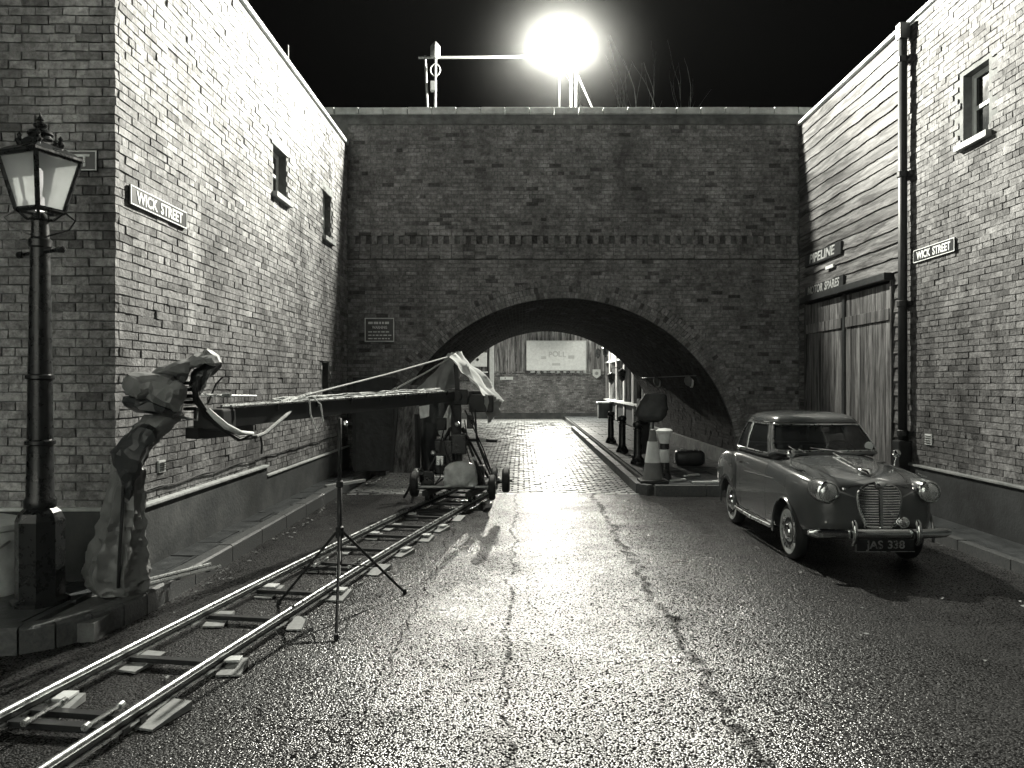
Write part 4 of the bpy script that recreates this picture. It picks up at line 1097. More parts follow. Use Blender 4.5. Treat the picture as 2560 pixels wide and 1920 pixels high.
for k in range(4):
    p = MB(); p.add([lc(k, hb-.004, LB), lc(k+1, hb-.004, LB), lc(k+1, ht-.004, LT), lc(k, ht-.004, LT)], [(0, 1, 2, 3)]); p.build('glass_pane', M['lamp_glass'], lp, solid=.004)
q = MB(); prof = [(ht+.018, LT+.0), (ht+.014, LT+.02), (ht*.55, LT+.09), (.1, LT+.12)]
vs = []; 
for h, z in prof: vs += [lc(k, h, z) for k in range(4)]
q.add(vs, [(i*4+k, i*4+(k+1) % 4, (i+1)*4+(k+1) % 4, (i+1)*4+k) for i in range(3) for k in range(4)]+[(3, 2, 1, 0), (12, 13, 14, 15)]); q.build('lantern_roof', M['black'], lp)
q = MB(); q.lathe([(.105, 0), (.11, .015), (.085, .03), (.075, .05), (.09, .065), (.08, .085), (.04, .1), (.028, .105), (.045, .12), (.05, .135), (.03, .155), (.018, .165), (.026, .175), (.01, .2), (.003, .23)], (LX, LY, LT+.11), n=16); q.build('finial', M['black'], lp, True, auto=50)
q = MB()
for k in range(4):
    q = MB(); q.lathe([(.02, 0), (.028, .02), (.012, .05), (.018, .065), (.002, .09)], lc(k, ht*.5, LT+.09), n=8); q.build('roof_ornament', M['black'], lp)
for k in range(4):
    q = MB(); p0 = lc(k, hb, LB); p1 = Vector((LX, LY, ZP+2.86)); mid = p0*.55+p1*.45+Vector((0, 0, -.03)); q.tube([p0, mid, p1+(p0-p1).normalized()*.05], .012, 6); q.build('cradle_arm', M['black'], lp)
for s_ in (-1, 1):
    q = MB(); e = Vector((.2, .07, 0))*s_; c = Vector((LX, LY, LB)); q.tube([c+e*.75, c+e*1.1+Vector((0, 0, -.06)), c+e*.9+Vector((0, 0, -.13)), c+e*.3+Vector((0, 0, -.18))], .007, 5); q.build('scroll', M['black'], lp)
q = MB(); q.lathe([(.03, 0), (.03, .1), (.012, .12), (.02, .2), (.02, .3), (.005, .32)], (LX, LY, LB), n=10); q.build('mantle', emis('gas_mantle', (1, .97, .9), 2.0), lp)

# dustbin
DX, DY_ = -4.17, 6.12
db = thing('dustbin', 'pale galvanised dustbin beside the lamp base', 'dustbin', (DX, DY_, ZP))
q = MB()
prof = [(.2, 0), (.215, .03)]
for k in range(7): prof += [(.215+.004*k, .06+.06*k), (.222+.004*k, .08+.06*k)]
prof += [(.245, .5), (.255, .51), (.255, .535)]
q.lathe(prof, (DX, DY_, ZP), n=28); q.build('body', M['galv'], db, True, auto=40)
q = MB(); q.lathe([(.27, .52), (.27, .555), (.24, .57), (.1, .61), (.02, .62)], (DX, DY_, ZP), n=28); q.build('lid', M['galv'], db, True, auto=40)
q = MB(); q.tube([(DX+.13, DY_-.2, ZP+.42), (DX+.16, DY_-.26, ZP+.39), (DX+.22, DY_-.22, ZP+.4), (DX+.23, DY_-.12, ZP+.43)], .01, 6); q.build('handle', M['steel'], db)
# ================================================================== CAMERA TRACK
def tc(y):      # centre line of the gently curving track
    return -2.885+.118*y+.0042*y*y
def tdir(y): return Vector((.118+.0084*y, 1, 0)).normalized()
def tpt(y, off, z):
    d = tdir(y); n_ = Vector((d.y, -d.x, 0)); p = Vector((tc(y), y, 0))+n_*off; return Vector((p.x, p.y, z))
tk = thing('camera_track', 'curving twin-rail camera dolly track laid down the street', 'camera track', (tc(4), 4, 0))
HG = .32; ZT = .105
ys = [1.6+.25*k for k in range(45)]
for s_ in (-1, 1):
    q = MB(); q.tube([tpt(y, s_*HG, ZT) for y in ys], .021, 10); rl = q.build('rail', M['alu'], tk, True)
    q = MB()
    for a, b_ in zip(ys[:-1], ys[1:]): q.beam(tpt(a, s_*HG, ZT-.035), tpt(b_, s_*HG, ZT-.035), .012, .035)
    q.build('web', M['black_m'], rl)
    q = MB()
    for a, b_ in zip(ys[:-1], ys[1:]): q.beam(tpt(a, s_*HG, ZT-.058), tpt(b_, s_*HG, ZT-.058), .05, .012)
    q.build('flange', M['alu'], rl)
SL = [2.2, 3.1, 4.0, 4.14, 4.94, 5.83, 6.55, 7.4, 7.56, 8.23, 8.95, 9.55, 10.2, 10.4, 10.55, 10.75, 11.3, 12.0, 12.5]
for y in SL:
    q = MB(); q.beam(tpt(y, -HG-.03, .04), tpt(y, HG+.03, .04), .055, .03); o = q.build('sleeper', M['black_m'], tk)
for y in (4.07, 7.48):
    for off in (-.17, .17):
        q = MB(); q.tube([tpt(y-.13, off, .075), tpt(y+.13, off, .075)], .011, 6); q.lathe([(.018, -.02), (.018, .02)], tpt(y-.13, off, .075), 'y', 8); q.lathe([(.018, -.02), (.018, .02)], tpt(y+.13, off, .075), 'y', 8); q.build('toggle_clamp', M['alu'], tk)
ordn = 'first second third fourth fifth sixth seventh eighth ninth tenth eleventh'.split()
kk = 0
for y in (3.1, 4.24, 4.94, 5.83, 6.6, 7.48, 8.23, 8.98, 9.56, 10.3):
    for s_ in (-1, 1):
        p = tpt(y, s_*HG+.075 if s_ > 0 else s_*HG+.09, 0); r6 = random.Random(kk*7+s_)
        side = 'road-side' if s_ > 0 else 'wall-side'
        o = thing('packing_block', f'pale packing block under the {side} rail, {ordn[kk]} from the near end', 'packing block', p, rz=math.atan2(-tdir(y).x, 1)+r6.uniform(-.25, .25), group='packing blocks under the camera track')
        q = MB(); a = r6.uniform(.1, .15); w = r6.uniform(.055, .08)
        q.add([(-w, -a, 0), (w, -a, 0), (w, a, 0), (-w, a, 0), (-w, -a, .012), (w, -a, .012), (w, a, .045), (-w, a, .045)], [(3,2,1,0),(4,5,6,7),(0,1,5,4),(1,2,6,5),(2,3,7,6),(3,0,4,7)])
        q.build('wedge', M['block'], o, world=False)
        if r6.random() < .6:
            q = MB(); q.cbox((-w*.8, a*.1, .046), (w*.5, a*.95, .062), .003); q.build('shim', M['white'], o, world=False)
    kk += 1

# ================================================================== CAMERA CRANE
YD = 11.75; CX = tc(YD)-.07
PIV = Vector((CX, YD, 1.60))
cr = thing('camera_crane', 'film camera crane on a rail dolly with a long level jib', 'camera crane', (CX, YD, ZT))
# dolly base
q = MB(); q.cbox((CX-.48, YD-.55, .27), (CX+.48, YD+.55, .31), .01); q.build('platform', M['rubber'], cr)
for y in (YD-.55, YD+.55):
    q = MB(); q.tube([(CX-.52, y, .3), (CX+.52, y, .3)], .03, 8); q.build('cross_tube', M['steel'], cr)
def wheel(x, y, z, r, w, name='wheel'):
    q = MB(); q.lathe([(r*.35, -w*.5), (r*.86, -w*.5), (r, -w*.28), (r, w*.28), (r*.86, w*.5), (r*.35, w*.5)], (x, y, z), 'x', 24); o = q.build(name, M['rubber'], cr, True, auto=40)
    q = MB(); q.lathe([(r*.5, -w*.52), (r*.5, w*.52)], (x, y, z), 'x', 16); q.lathe([(r*.15, -w*.8), (r*.15, w*.8)], (x, y, z), 'x', 10); q.build('hub', M['steel'], o)
for y in (YD-.5, YD+.5):
    wheel(CX+.56, y-.05, .3, .18, .1); wheel(CX-.56, y, .34, .185, .11)
for s_ in (-1, 1):
    for y in (YD-.62, YD-.42, YD+.42, YD+.62):
        p = tpt(y, s_*HG, ZT+.055); wheel(p.x, p.y, p.z, .06, .05, 'bogie_wheel')
    q = MB(); p0 = tpt(YD-.7, s_*HG, .22); p1 = tpt(YD+.7, s_*HG, .22); q.beam(p0, p1, .09, .07); q.build('bogie', M['black_m'], cr)
q = MB(); q.tube([(CX+.5, YD-.5, .34), (CX+.74, YD-.6, .4)], .025, 8); q.build('axle', M['black_m'], cr)
wheel(CX+.76, YD-.62, .41, .175, .11)
# column
q = MB(); q.cbox((CX-.1, YD-.1, .31), (CX+.1, YD+.1, 1.0), .015); q.cbox((CX-.075, YD-.075, 1.0), (CX+.075, YD+.075, 1.5), .012); q.build('column', M['black_m'], cr)
for sx_, sy_ in ((-1, -1), (1, -1), (-1, 1), (1, 1)):
    q = MB(); q.tube([(CX+sx_*.46, YD+sy_*.48, .31), (CX+sx_*.09, YD+sy_*.09, 1.12)], .02, 8); q.build('strut', M['black_m'], cr)
q = MB(); q.tube([(CX+.3, YD-.35, 1.42), (CX+.33, YD-.35, .95), (CX+.47, YD-.42, .6), (CX+.6, YD-.5, .33)], .016, 6); q.tube([(CX+.22, YD-.3, 1.5), (CX+.36, YD-.35, .9), (CX+.5, YD-.4, .6), (CX+.62, YD-.5, .35)], .012, 6)
q.tube([(CX+.15, YD-.3, 1.4), (CX+.42, YD-.38, .85), (CX+.55, YD-.45, .5)], .01, 6); q.build('cable', M['rubber'], cr)
q = MB(); q.tube([(CX-.05, YD-.12, .95), (CX+.32, YD-.2, .95), (CX+.62, YD-.25, .945)], .024, 8); q.build('push_bar', M['black_m'], cr)
q = MB(); q.tube([(CX+.36, YD-.21, .95), (CX+.46, YD-.225, .949)], .026, 8); q.build('grip_band', M['white'], cr)
q = MB(); q.cbox((CX-.3, YD-.3, .45), (CX-.02, YD+.2, .95), .02); q.cbox((CX-.05, YD-.35, .75), (CX+.18, YD-.12, 1.05), .02); q.build('battery_case', M['black'], cr)
q = MB(); q.loft([((CX+.1, YD-.45, .31), (.2, 0, 0), (0, .16, 0)), ((CX+.1, YD-.45, .36), (.21, 0, 0), (0, .17, 0)), ((CX+.1, YD-.45, .55), (.2, 0, 0), (0, .16, 0)), ((CX+.11, YD-.45, .63), (.15, 0, 0), (0, .12, 0)), ((CX+.1, YD-.45, .66), (.05, 0, 0), (0, .05, 0))], 40, .06, 5, ex=3.5, freq=8, sub=3)
tag(q.build('plastic_wrapped_box', M['plastic'], None, True), 'box wrapped in clear plastic sitting on the dolly platform', 'wrapped box')
r9 = random.Random(21)
for k in range(7):
    a = Vector((CX+r9.uniform(-.4, .4), YD-r9.uniform(.2, .5), .32)); b_ = Vector((CX+r9.uniform(-.2, .25), YD-r9.uniform(.05, .3), r9.uniform(.9, 1.5)))
    m_ = (a+b_)/2+Vector((r9.uniform(-.2, .2), -.15, r9.uniform(-.3, 0))); q = MB(); q.tube([a, a*.5+m_*.5+Vector((.04, 0, 0)), m_, m_*.5+b_*.5+Vector((-.04, 0, .03)), b_], .009, 5); q.build('cable', M['rubber'], cr)
for (x, y, z, sx2, sy2, sz2, mm_) in ((-.36, -.4, .32, .16, .14, .2, 'black'), (.36, -.2, .32, .14, .2, .26, 'black_m'), (-.2, -.42, .6, .12, .1, .14, 'alu'), (.22, -.16, 1.12, .1, .1, .2, 'black'), (-.2, -.2, 1.1, .14, .12, .18, 'black_m')):
    q = MB(); q.cbox((CX+x-sx2/2, YD+y-sy2/2, z), (CX+x+sx2/2, YD+y+sy2/2, z+sz2), .012); q.build('control_box', M[mm_], cr)
for x, z in ((-.3, .78), (-.12, .5), (.3, .7), (.05, 1.2)):
    q = MB(); q.lathe([(.012, -.04), (.035, -.03), (.035, .03), (.012, .04)], (CX+x, YD-.42, z), 'y', 12); q.build('hand_wheel', M['alu'], cr)
# pivot, mast, jib
q = MB(); q.cbox((CX-.16, YD-.14, 1.47), (CX+.18, YD+.14, 1.7), .015); q.lathe([(.09, -.2), (.09, .2)], PIV, 'y', 16); q.build('pivot_head', M['black_m'], cr)
q = MB(); q.beam((CX+.02, YD, 1.68), (CX-.02, YD, 2.24), .07, .07, up=(0, 1, 0)); q.build('mast', M['black_m'], cr)
END = Vector((-2.56, 6.75, 1.5))
JD = (END-PIV).normalized(); side = Vector((JD.y, -JD.x, 0)).normalized()
q = MB(); q.beam(PIV-JD*.9, PIV+JD*.3, .1, .12); q.beam(PIV+JD*.3, END, .1, .135, w1=.11, h1=.165); q.build('jib_arm', M['jib'], cr)
q = MB()
for off in (-.05, .05): q.tube([PIV+JD*.2+side*off+Vector((0, 0, .082)), END+side*off+Vector((0, 0, .097))], .013, 8)
q.build('top_rail', M['alu'], cr)
L_ = (END-PIV).length
for k in range(8):
    c = PIV+JD*(.5+k*.68); q = MB(); c = c+Vector((0, 0, .06)); q.beam(c-side*.075, c+side*.075, .025, .06, up=(0, 0, 1)); q.build('clamp_plate', M['black_m'], cr)
q = MB(); q.cbox((CX+.2, YD-.16, 1.36), (CX+.56, YD+.2, 1.62), .02); q.build('counterweight', M['black_m'], cr)
q = MB(); c = PIV-JD*.75; q.cbox(c-Vector((.2, .2, .14)), c+Vector((.22, .2, .06)), .02); q.build('weight_bucket', M['black_m'], cr)
top = Vector((CX-.02, YD-.02, 2.22))
for t, off in ((.86, -.03), (.42, .03)):
    e = PIV+JD*(L_*t)+side*off+Vector((0, 0, .105)); q = MB(); q.tube([top, top*.5+e*.5+Vector((0, 0, -.015)), e], .011, 6); q.build('stay_cable', M['rope'], cr)
    q = MB(); q.tube([e+Vector((0, 0, -.02)), e*.88+top*.12], .02, 6); q.build('turnbuckle', M['alu'], cr)
# ropes tied along the jib
q = MB(); r7 = random.Random(4)
for k in range(4):
    pts = []
    for i in range(28):
        t = .12+.74*i/27; pts.append(PIV+JD*(L_*t)+side*(r7.uniform(-.03, .03)+.02*k-.03)+Vector((0, 0, .1+.01*k+r7.uniform(-.006, .012))))
    q.tube(pts, .011, 5)
q.build('rope', M['rope'], cr)
tA = PIV+JD*(L_*.76)+Vector((0, 0, .11)); tB = END+JD*(-.35)+Vector((.05, -.12, -.2))
q = MB(); q.tube([tA, tA+Vector((-.05, -.15, -.03)), tA*.6+tB*.4+Vector((0, -.1, -.03)), tA*.25+tB*.75+Vector((0, -.08, -.05)), tB], .018, 8); q.build('hanging_rope', M['rope'], cr)
q = MB(); q.tube([tA+Vector((.05, -.12, 0)), tA+Vector((.07, -.16, -.15)), tA+Vector((.14, -.17, -.31)), tA+Vector((.2, -.17, -.22)), tA+Vector((.17, -.15, -.05)), tA+Vector((.1, -.13, .01))], .008, 6); q.build('rope_loop', M['rope'], cr)
# camera head at the end of the jib
q = MB(); c = END; q.cbox(c+Vector((-.18, -.26, -.1)), c+Vector((.07, .06, .08)), .02); q.beam(c+Vector((.08, .3, -.12)), c+Vector((-.18, -.28, -.12)), .14, .09); q.build('remote_head', M['black_m'], cr)
q = MB()
for k in range(5): q.lathe([(.05, 0), (.062, .006), (.062, .022), (.05, .028)], P(478, 1026-16*k, 6.3), n=14)
q.build('pan_motor', M['black'], cr)
for k in (1, 3):
    q = MB(); q.lathe([(.063, .008), (.063, .016)], P(478, 1018-16*k, 6.3), n=14); q.build('motor_ring', M['alu'], cr)
q = MB(); q.tube([P(428, 1036, 6.2), P(468, 1046, 6.15), P(492, 1050, 6.15), P(493, 1022, 6.2)], .011, 6); q.build('handle_loop', M['alu'], cr)
q = MB(); q.tube([P(520, 1008, 6.6), P(540, 960, 6.65), P(557, 942, 6.7)], .008, 5); q.build('antenna', M['black_m'], cr)
q = MB(); q.tube([P(500, 986, 6.4), P(560, 989, 6.6), P(640, 990, 7.0)], .012, 6); q.lathe([(.02, -.04), (.02, .04)], P(565, 988, 6.6), 'x', 8); q.build('slide_rod', M['alu'], cr)
# black cable loom hanging from the head: separate cables gathered into one sleeve
r10 = random.Random(5)
for k in range(6):
    o_ = lambda a: Vector((r10.uniform(-a, a), r10.uniform(-a, a), r10.uniform(-a, a)))
    q = MB(); q.tube([P(508, 935, 6.25)+o_(.03), P(490, 962, 6.2)+o_(.02), P(492, 1000, 6.22)+o_(.02), P(516, 1036, 6.3)+o_(.015), P(556, 1074, 6.4)+o_(.02), P(598, 1096, 6.6)+o_(.015), P(640, 1091, 6.8)+o_(.008)], [.013, .015, .015, .015, .015, .014, .012], 7); q.build('loom_cable', M['rubber'], cr, True)
q = MB(); q.tube([P(520, 1024, 6.28), P(540, 1044, 6.3), P(566, 1066, 6.33), P(600, 1082, 6.5), P(632, 1083, 6.75)], [.018, .024, .026, .022, .014], 8); q.build('cable_sleeve', M['canvas'], cr, True)
q = MB(); q.tube([P(652, 1092, 6.9), P(655, 1112, 6.9), P(654, 1135, 6.9)], .009, 5); q.build('loose_tie', M['rubber'], cr)
# rain covers over the head: stiff folded fabric with real depth
def bag(name, outline, Yf, Yb, m, parent, bulge=.05, seed=0, folds=()):
    """fabric body: outline ring, an inner ring that bulges, folds pressed in, closed at the back"""
    n_ = len(outline); cx = sum(p[0] for p in outline)/n_; cyy = sum(p[1] for p in outline)/n_; q = MB()
    bm = bmesh.new(); rings = []
    for f_, yo in ((.45, Yb), (.85, Yb-.03), (1.0, (Yf*.55+Yb*.45)), (.9, Yf+.015), (.55, Yf-bulge)):
        rg = []
        for px, py in outline:
            x = cx+(px-cx)*f_; y = cyy+(py-cyy)*f_; p = P(x, y, yo)
            p = p+Vector((0, .05*mnoise.noise(p*7+Vector((seed, 0, 0))), 0)); rg.append(bm.verts.new(p))
        rings.append(rg)
    for a, b_ in zip(rings[:-1], rings[1:]):
        for k in range(n_): bm.faces.new((a[k], a[(k+1) % n_], b_[(k+1) % n_], b_[k]))
    bm.faces.new(rings[0][::-1]); bm.faces.new(rings[-1])
    bmesh.ops.recalc_face_normals(bm, faces=bm.faces)
    bmesh.ops.triangulate(bm, faces=[f for f in bm.faces if len(f.verts) > 4])
    bmesh.ops.subdivide_edges(bm, edges=bm.edges, cuts=1, use_grid_fill=True, smooth=.25)
    bmesh.ops.triangulate(bm, faces=bm.faces)
    for v in bm.verts:
        g_ = v.co*9+Vector((seed*3, 1, 2)); d = .018*(1-2.4*abs(mnoise.noise(g_)))+.012*mnoise.noise(g_*2.3)
        for (ax_, ay_), (bx_, by_), dep in folds:
            A = P(ax_, ay_, v.co.y); B_ = P(bx_, by_, v.co.y); ab = B_-A; t = max(0, min(1, (v.co-A).dot(ab)/ab.length_squared)); dd = (v.co-A-ab*t).length
            d -= dep*math.exp(-(dd/.03)**2)
        v.co += v.normal*d if v.normal.length else Vector()
    q.frombm(bm); return q.build(name, m, parent, True, auto=14)
cv = thing('rain_cover', 'grey rain cover bundled round the camera on the jib end', 'rain cover', P(385, 985, 6.1))
bag('cover', [(311, 948), (318, 937), (360, 934), (430, 940), (452, 952), (466, 972), (460, 1005), (452, 1030), (430, 1027), (380, 1002), (340, 996), (312, 985)], 5.98, 6.34, M['cloth_b'], cv, .06, 1, folds=(((365, 992), (440, 945), .03), ((350, 950), (330, 990), .015)))
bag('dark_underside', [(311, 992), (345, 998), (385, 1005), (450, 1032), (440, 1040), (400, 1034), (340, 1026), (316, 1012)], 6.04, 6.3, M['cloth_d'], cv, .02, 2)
cv2 = thing('rain_cover', 'folded grey rain cover tilted up over the jib end monitor', 'rain cover', P(470, 915, 6.3))
bag('cover', [(376, 936), (430, 912), (470, 895), (504, 878), (516, 874), (534, 884), (552, 904), (538, 910), (515, 906), (480, 926), (466, 938), (455, 956), (425, 946)], 6.18, 6.45, M['cloth_b'], cv2, .05, 5, folds=(((470, 900), (480, 925), .025), ((505, 882), (515, 905), .02)))
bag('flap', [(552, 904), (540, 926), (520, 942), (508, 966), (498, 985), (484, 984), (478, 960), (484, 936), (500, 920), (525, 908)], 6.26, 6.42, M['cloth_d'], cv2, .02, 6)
# long draped cloth hanging to the pavement
tb = thing('draped_cover', 'long grey cloth sleeve hanging from the camera head down to the pavement', 'cloth cover', P(300, 1475, 6.15))
st_ = []; pa = []
for px, py, Y, hw, hd, e in ((410, 1036, 6.25, 46, .09, .004), (392, 1058, 6.22, 46, .10, .006), (360, 1092, 6.2, 41, .10, .01), (333, 1124, 6.18, 36, .10, .012), (322, 1165, 6.16, 33, .10, .014), (319, 1215, 6.15, 35, .11, .018), (313, 1270, 6.14, 43, .12, .024), (304, 1330, 6.13, 54, .14, .032), (297, 1385, 6.12, 65, .16, .04), (295, 1430, 6.12, 71, .17, .042), (300, 1462, 6.12, 66, .16, .036), (304, 1480, 6.12, 58, .14, .02)):
    st_.append((P(px, py, Y), (hw/1950*Y, 0, 0), (0, hd, 0))); pa.append(e)
fine = []; pf = []
for k in range(len(st_)-1):
    for i2 in range(6):
        t = i2/6; fine.append(tuple(Vector(x)*(1-t)+Vector(y)*t for x, y in zip(st_[k], st_[k+1]))); pf.append(pa[k]*(1-t)+pa[k+1]*t)
fine.append(st_[-1]); pf.append(pa[-1])
q = MB(); q.loft(fine, 64, .03, 12, ex=2.2, freq=7, zf=1.4, pleat=7, pamp=pf); q.build('cloth', M['cloth_g'], tb, True, auto=22)
q = MB(); q.tube([P(308, 1215, 6.0), P(306, 1270, 5.985), P(302, 1330, 5.955), P(298, 1400, 5.915), P(295, 1470, 5.93)], .012, 6); q.build('zip', M['black_m'], tb)
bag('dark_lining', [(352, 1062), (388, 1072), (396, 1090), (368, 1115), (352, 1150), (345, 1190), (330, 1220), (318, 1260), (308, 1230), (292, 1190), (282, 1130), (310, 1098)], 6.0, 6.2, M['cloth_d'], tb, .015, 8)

# tarpaulin over the mast
tp = thing('tarpaulin', 'pale tarpaulin tented over the crane mast', 'tarpaulin', (CX, YD, 2.27))
q = MB(); q.sheet(P(1128, 887, 11.45), P(1152, 880, 12.0), P(1148, 968, 11.9), P(1048, 980, 11.0), 16, 16, .05, .05, 1); q.build('sheet', M['tarp'], tp, True)
q = MB(); q.sheet(P(1128, 886, 11.44), P(1158, 876, 12.1), P(1264, 1000, 12.3), P(1222, 985, 11.5), 16, 18, .04, .07, 2); q.build('sheet', M['canvas'], tp, True)  # paler cloth here, grey on the other sheets: lamplight put into colour
q = MB(); q.sheet(P(1222, 985, 11.5), P(1264, 1000, 12.3), P(1258, 1020, 12.2), P(1224, 1060, 11.6), 14, 12, .03, .06, 3); q.build('sheet', M['tarp'], tp, True)
# cloths hanging behind the jib
o = thing('hanging_cloth', 'dark drape hanging behind the crane column', 'drape', P(1085, 1060, 12.2))
q = MB(); q.sheet(P(1046, 1000, 12.2), P(1125, 998, 12.3), P(1118, 1090, 12.3), P(1058, 1085, 12.2), 10, 10, .02, .06, 6); q.build('cloth', M['cloth_d'], o, True)
o = thing('hanging_cloth', 'small pale cloth hanging under the jib', 'cloth', P(1060, 1030, 12.0))
q = MB(); q.sheet(P(1048, 1016, 12.0), P(1074, 1012, 12.05), P(1073, 1040, 12.0), P(1050, 1046, 12.0), 6, 6, .01, .02, 7); q.build('cloth', M['canvas'], o, True)
o = thing('hanging_cloth', 'creased pale plastic sheet hanging from the crane pivot', 'plastic sheet', P(1140, 1060, 11.9))
q = MB(); q.sheet(P(1125, 1005, 11.9), P(1150, 1002, 11.95), P(1120, 1120, 11.8), P(1095, 1075, 11.7), 8, 14, .02, .08, 8); q.build('sheet', M['plastic'], o, True)
o = thing('light_stand', 'black stand holding a dark folded screen left of the dolly', 'stand', (-1.65, 11.9, 0))
q = MB(); q.tube([P(1045, 1200, 11.9)*1.0, P(1042, 1035, 11.9)], .04, 8); q.build('pole', M['black_m'], o)
for a in (20, 140, 260):
    c = P(1045, 1200, 11.9); q = MB(); q.tube([c+Vector((0, 0, .1)), Vector((c.x+.32*math.cos(R(a)), c.y+.32*math.sin(R(a)), .02))], .02, 6); q.build('leg', M['black_m'], o)
q = MB(); q.lathe([(.06, -.05), (.09, 0), (.06, .05)], P(1046, 1178, 11.85), n=12); q.build('knuckle', M['alu'], o, True)
q = MB(); q.sheet(P(1055, 1055, 11.95), P(1098, 1060, 12.1), P(1085, 1190, 12.0), P(1052, 1185, 11.9), 8, 12, .0, .05, 11); q.build('screen', M['cloth_d'], o, True)

# ================================================================== TRIPOD STAND
TX, TY = -1.44, 6.16
ts = thing('tripod_stand', 'thin black tripod stand straddling the camera track', 'tripod stand', (TX, TY, 0))
q = MB(); q.tube([(TX, TY, .36), (TX, TY, 1.0)], .019, 10); q.build('pole', M['black_m'], ts, True)
q = MB(); q.tube([(TX, TY, 1.0), (TX, TY, 1.52)], .014, 10); q.build('pole', M['black_m'], ts, True)
q = MB(); q.lathe([(.02, -.05), (.033, -.04), (.033, .04), (.02, .05)], (TX, TY, .62), n=12); q.lathe([(.018, -.03), (.028, -.02), (.028, .02), (.018, .03)], (TX, TY, 1.0), n=12); q.build('collar', M['black_m'], ts)
q = MB(); q.lathe([(.012, 0), (.022, .01), (.02, .03), (.008, .04)], (TX+.05, TY-.02, 1.46), n=10); q.build('top_knob', M['alu'], ts)
for fx, fy in ((-1.30, 5.46), (-1.98, 6.35), (-1.0, 6.65)):
    f = Vector((fx, fy, .012)); h_ = Vector((TX, TY, .62)); d = (f-h_); d.z = 0; d.normalize()
    q = MB(); q.tube([h_+d*.03+Vector((0, 0, 0)), f], .011, 8); lg_ = q.build('leg', M['black_m'], ts)
    q = MB(); q.lathe([(.016, -.012), (.018, .0), (.014, .03)], f, n=10); q.build('rubber_foot', M['rubber'], lg_)
    q = MB(); m_ = h_*.45+f*.55; q.tube([Vector((TX, TY, .37)), m_], .006, 6); q.build('brace', M['black_m'], ts)
h_ = Vector((TX, TY, .62)); f = Vector((-1.30, 5.46, .012))
for t in (.2, .34):
    q = MB(); q.tube([h_*(1-t)+f*t, h_*(1-t-.1)+f*(t+.1)], .0145, 8); q.build('tape_band', M['white'], ts)
# ================================================================== PARKED CAR (local axes: nose towards -Y)
car = thing('parked_car', 'grey rounded vintage saloon car with chrome grille parked facing the viewer', 'car', (3.36, 9.07, -.012), rz=R(1.0))
def cb(mb, name, m, parent=car, smooth=True, auto=40, **k): return mb.build(name, m, parent, smooth, world=False, auto=auto, **k)

ST = [ # y, half width, bottom, shoulder z, centre z
 (-1.675, .20, .47, .70, .76), (-1.655, .34, .42, .745, .815), (-1.61, .475, .38, .785, .855), (-1.54, .565, .35, .83, .885), (-1.43, .625, .33, .865, .915), (-1.25, .665, .31, .895, .945),
 (-1.0, .685, .29, .915, .98), (-.75, .69, .25, .935, 1.015), (-.52, .692, .22, .955, 1.045), (-.46, .692, .22, .96, 1.045), (-.2, .692, .22, .965, 1.0), (.1, .692, .22, .97, 1.0), (.46, .692, .22, .975, 1.0), (.5, .692, .22, .975, 1.0),
 (.8, .695, .24, .965, 1.0), (1.1, .69, .27, .935, .985), (1.35, .655, .31, .865, .93), (1.55, .58, .36, .77, .83), (1.66, .44, .41, .68, .73), (1.70, .28, .45, .62, .66)]
def section(y, w, zb, zs, zt):
    fr = max(0, min(1, (-.55-y)/.4)) if y < 0 else max(0, min(1, (y-.7)/.4))*.5   # wing hump strength
    zm = zb+(zs-zb)*.55
    return [(0, zb), (.45*w, zb), (.8*w, zb), (.95*w, zb+.03), (.99*w, zb+.10), (1.0*w, zm), (.995*w, zs-.16), (.975*w, zs-.075), (.93*w, zs-.02), (.85*w, zs+.006*fr), (.76*w, zs+.004-.012*fr),
            (.68*w, zs+(zt-zs)*(.42-.34*fr)), (.58*w, zs+(zt-zs)*(.62-.05*fr)), (.42*w, zs+(zt-zs)*.85), (.2*w, zs+(zt-zs)*.97), (0, zt)]
bm = bmesh.new(); rings = []
for s_ in ST:
    h_ = section(*s_); ring = [bm.verts.new((x, s_[0], z)) for x, z in h_]
    ring += [bm.verts.new((-x, s_[0], z)) for x, z in h_[-2:0:-1]]
    rings.append(ring)
n_ = len(rings[0])
for a, b_ in zip(rings[:-1], rings[1:]):
    for k in range(n_): bm.faces.new((a[k], a[(k+1) % n_], b_[(k+1) % n_], b_[k]))
bm.faces.new(rings[0][::-1]); bm.faces.new(rings[-1])
bmesh.ops.recalc_face_normals(bm, faces=bm.faces)
me = bpy.data.meshes.new('car_shell'); bm.to_mesh(me); bm.free()
tmp = bpy.data.objects.new('car_shell', me); COL.objects.link(tmp)
sd_ = tmp.modifiers.new('s', 'SUBSURF'); sd_.levels = 2; sd_.render_levels = 2
WY0, WY1, WX = -1.03, 1.0, .575
cut = MB()
for sx_ in (-1, 1):
    cut.lathe([(.325, -.16), (.325, .2)], (sx_*.6, WY0, .30), 'x', 40)
    cut.lathe([(.31, -.16), (.31, .2)], (sx_*.6, WY1, .30), 'x', 40)
co = cut.build('cutter', None, None); 
bm = bmesh.new(); bm.from_mesh(co.data); bmesh.ops.recalc_face_normals(bm, faces=bm.faces); bm.to_mesh(co.data); bm.free()
bo = tmp.modifiers.new('b', 'BOOLEAN'); bo.operation = 'DIFFERENCE'; bo.object = co; bo.solver = 'EXACT'
dg = bpy.context.evaluated_depsgraph_get(); dg.update()
me2 = bpy.data.meshes.new_from_object(tmp.evaluated_get(dg))
bpy.data.objects.remove(tmp); bpy.data.objects.remove(co)
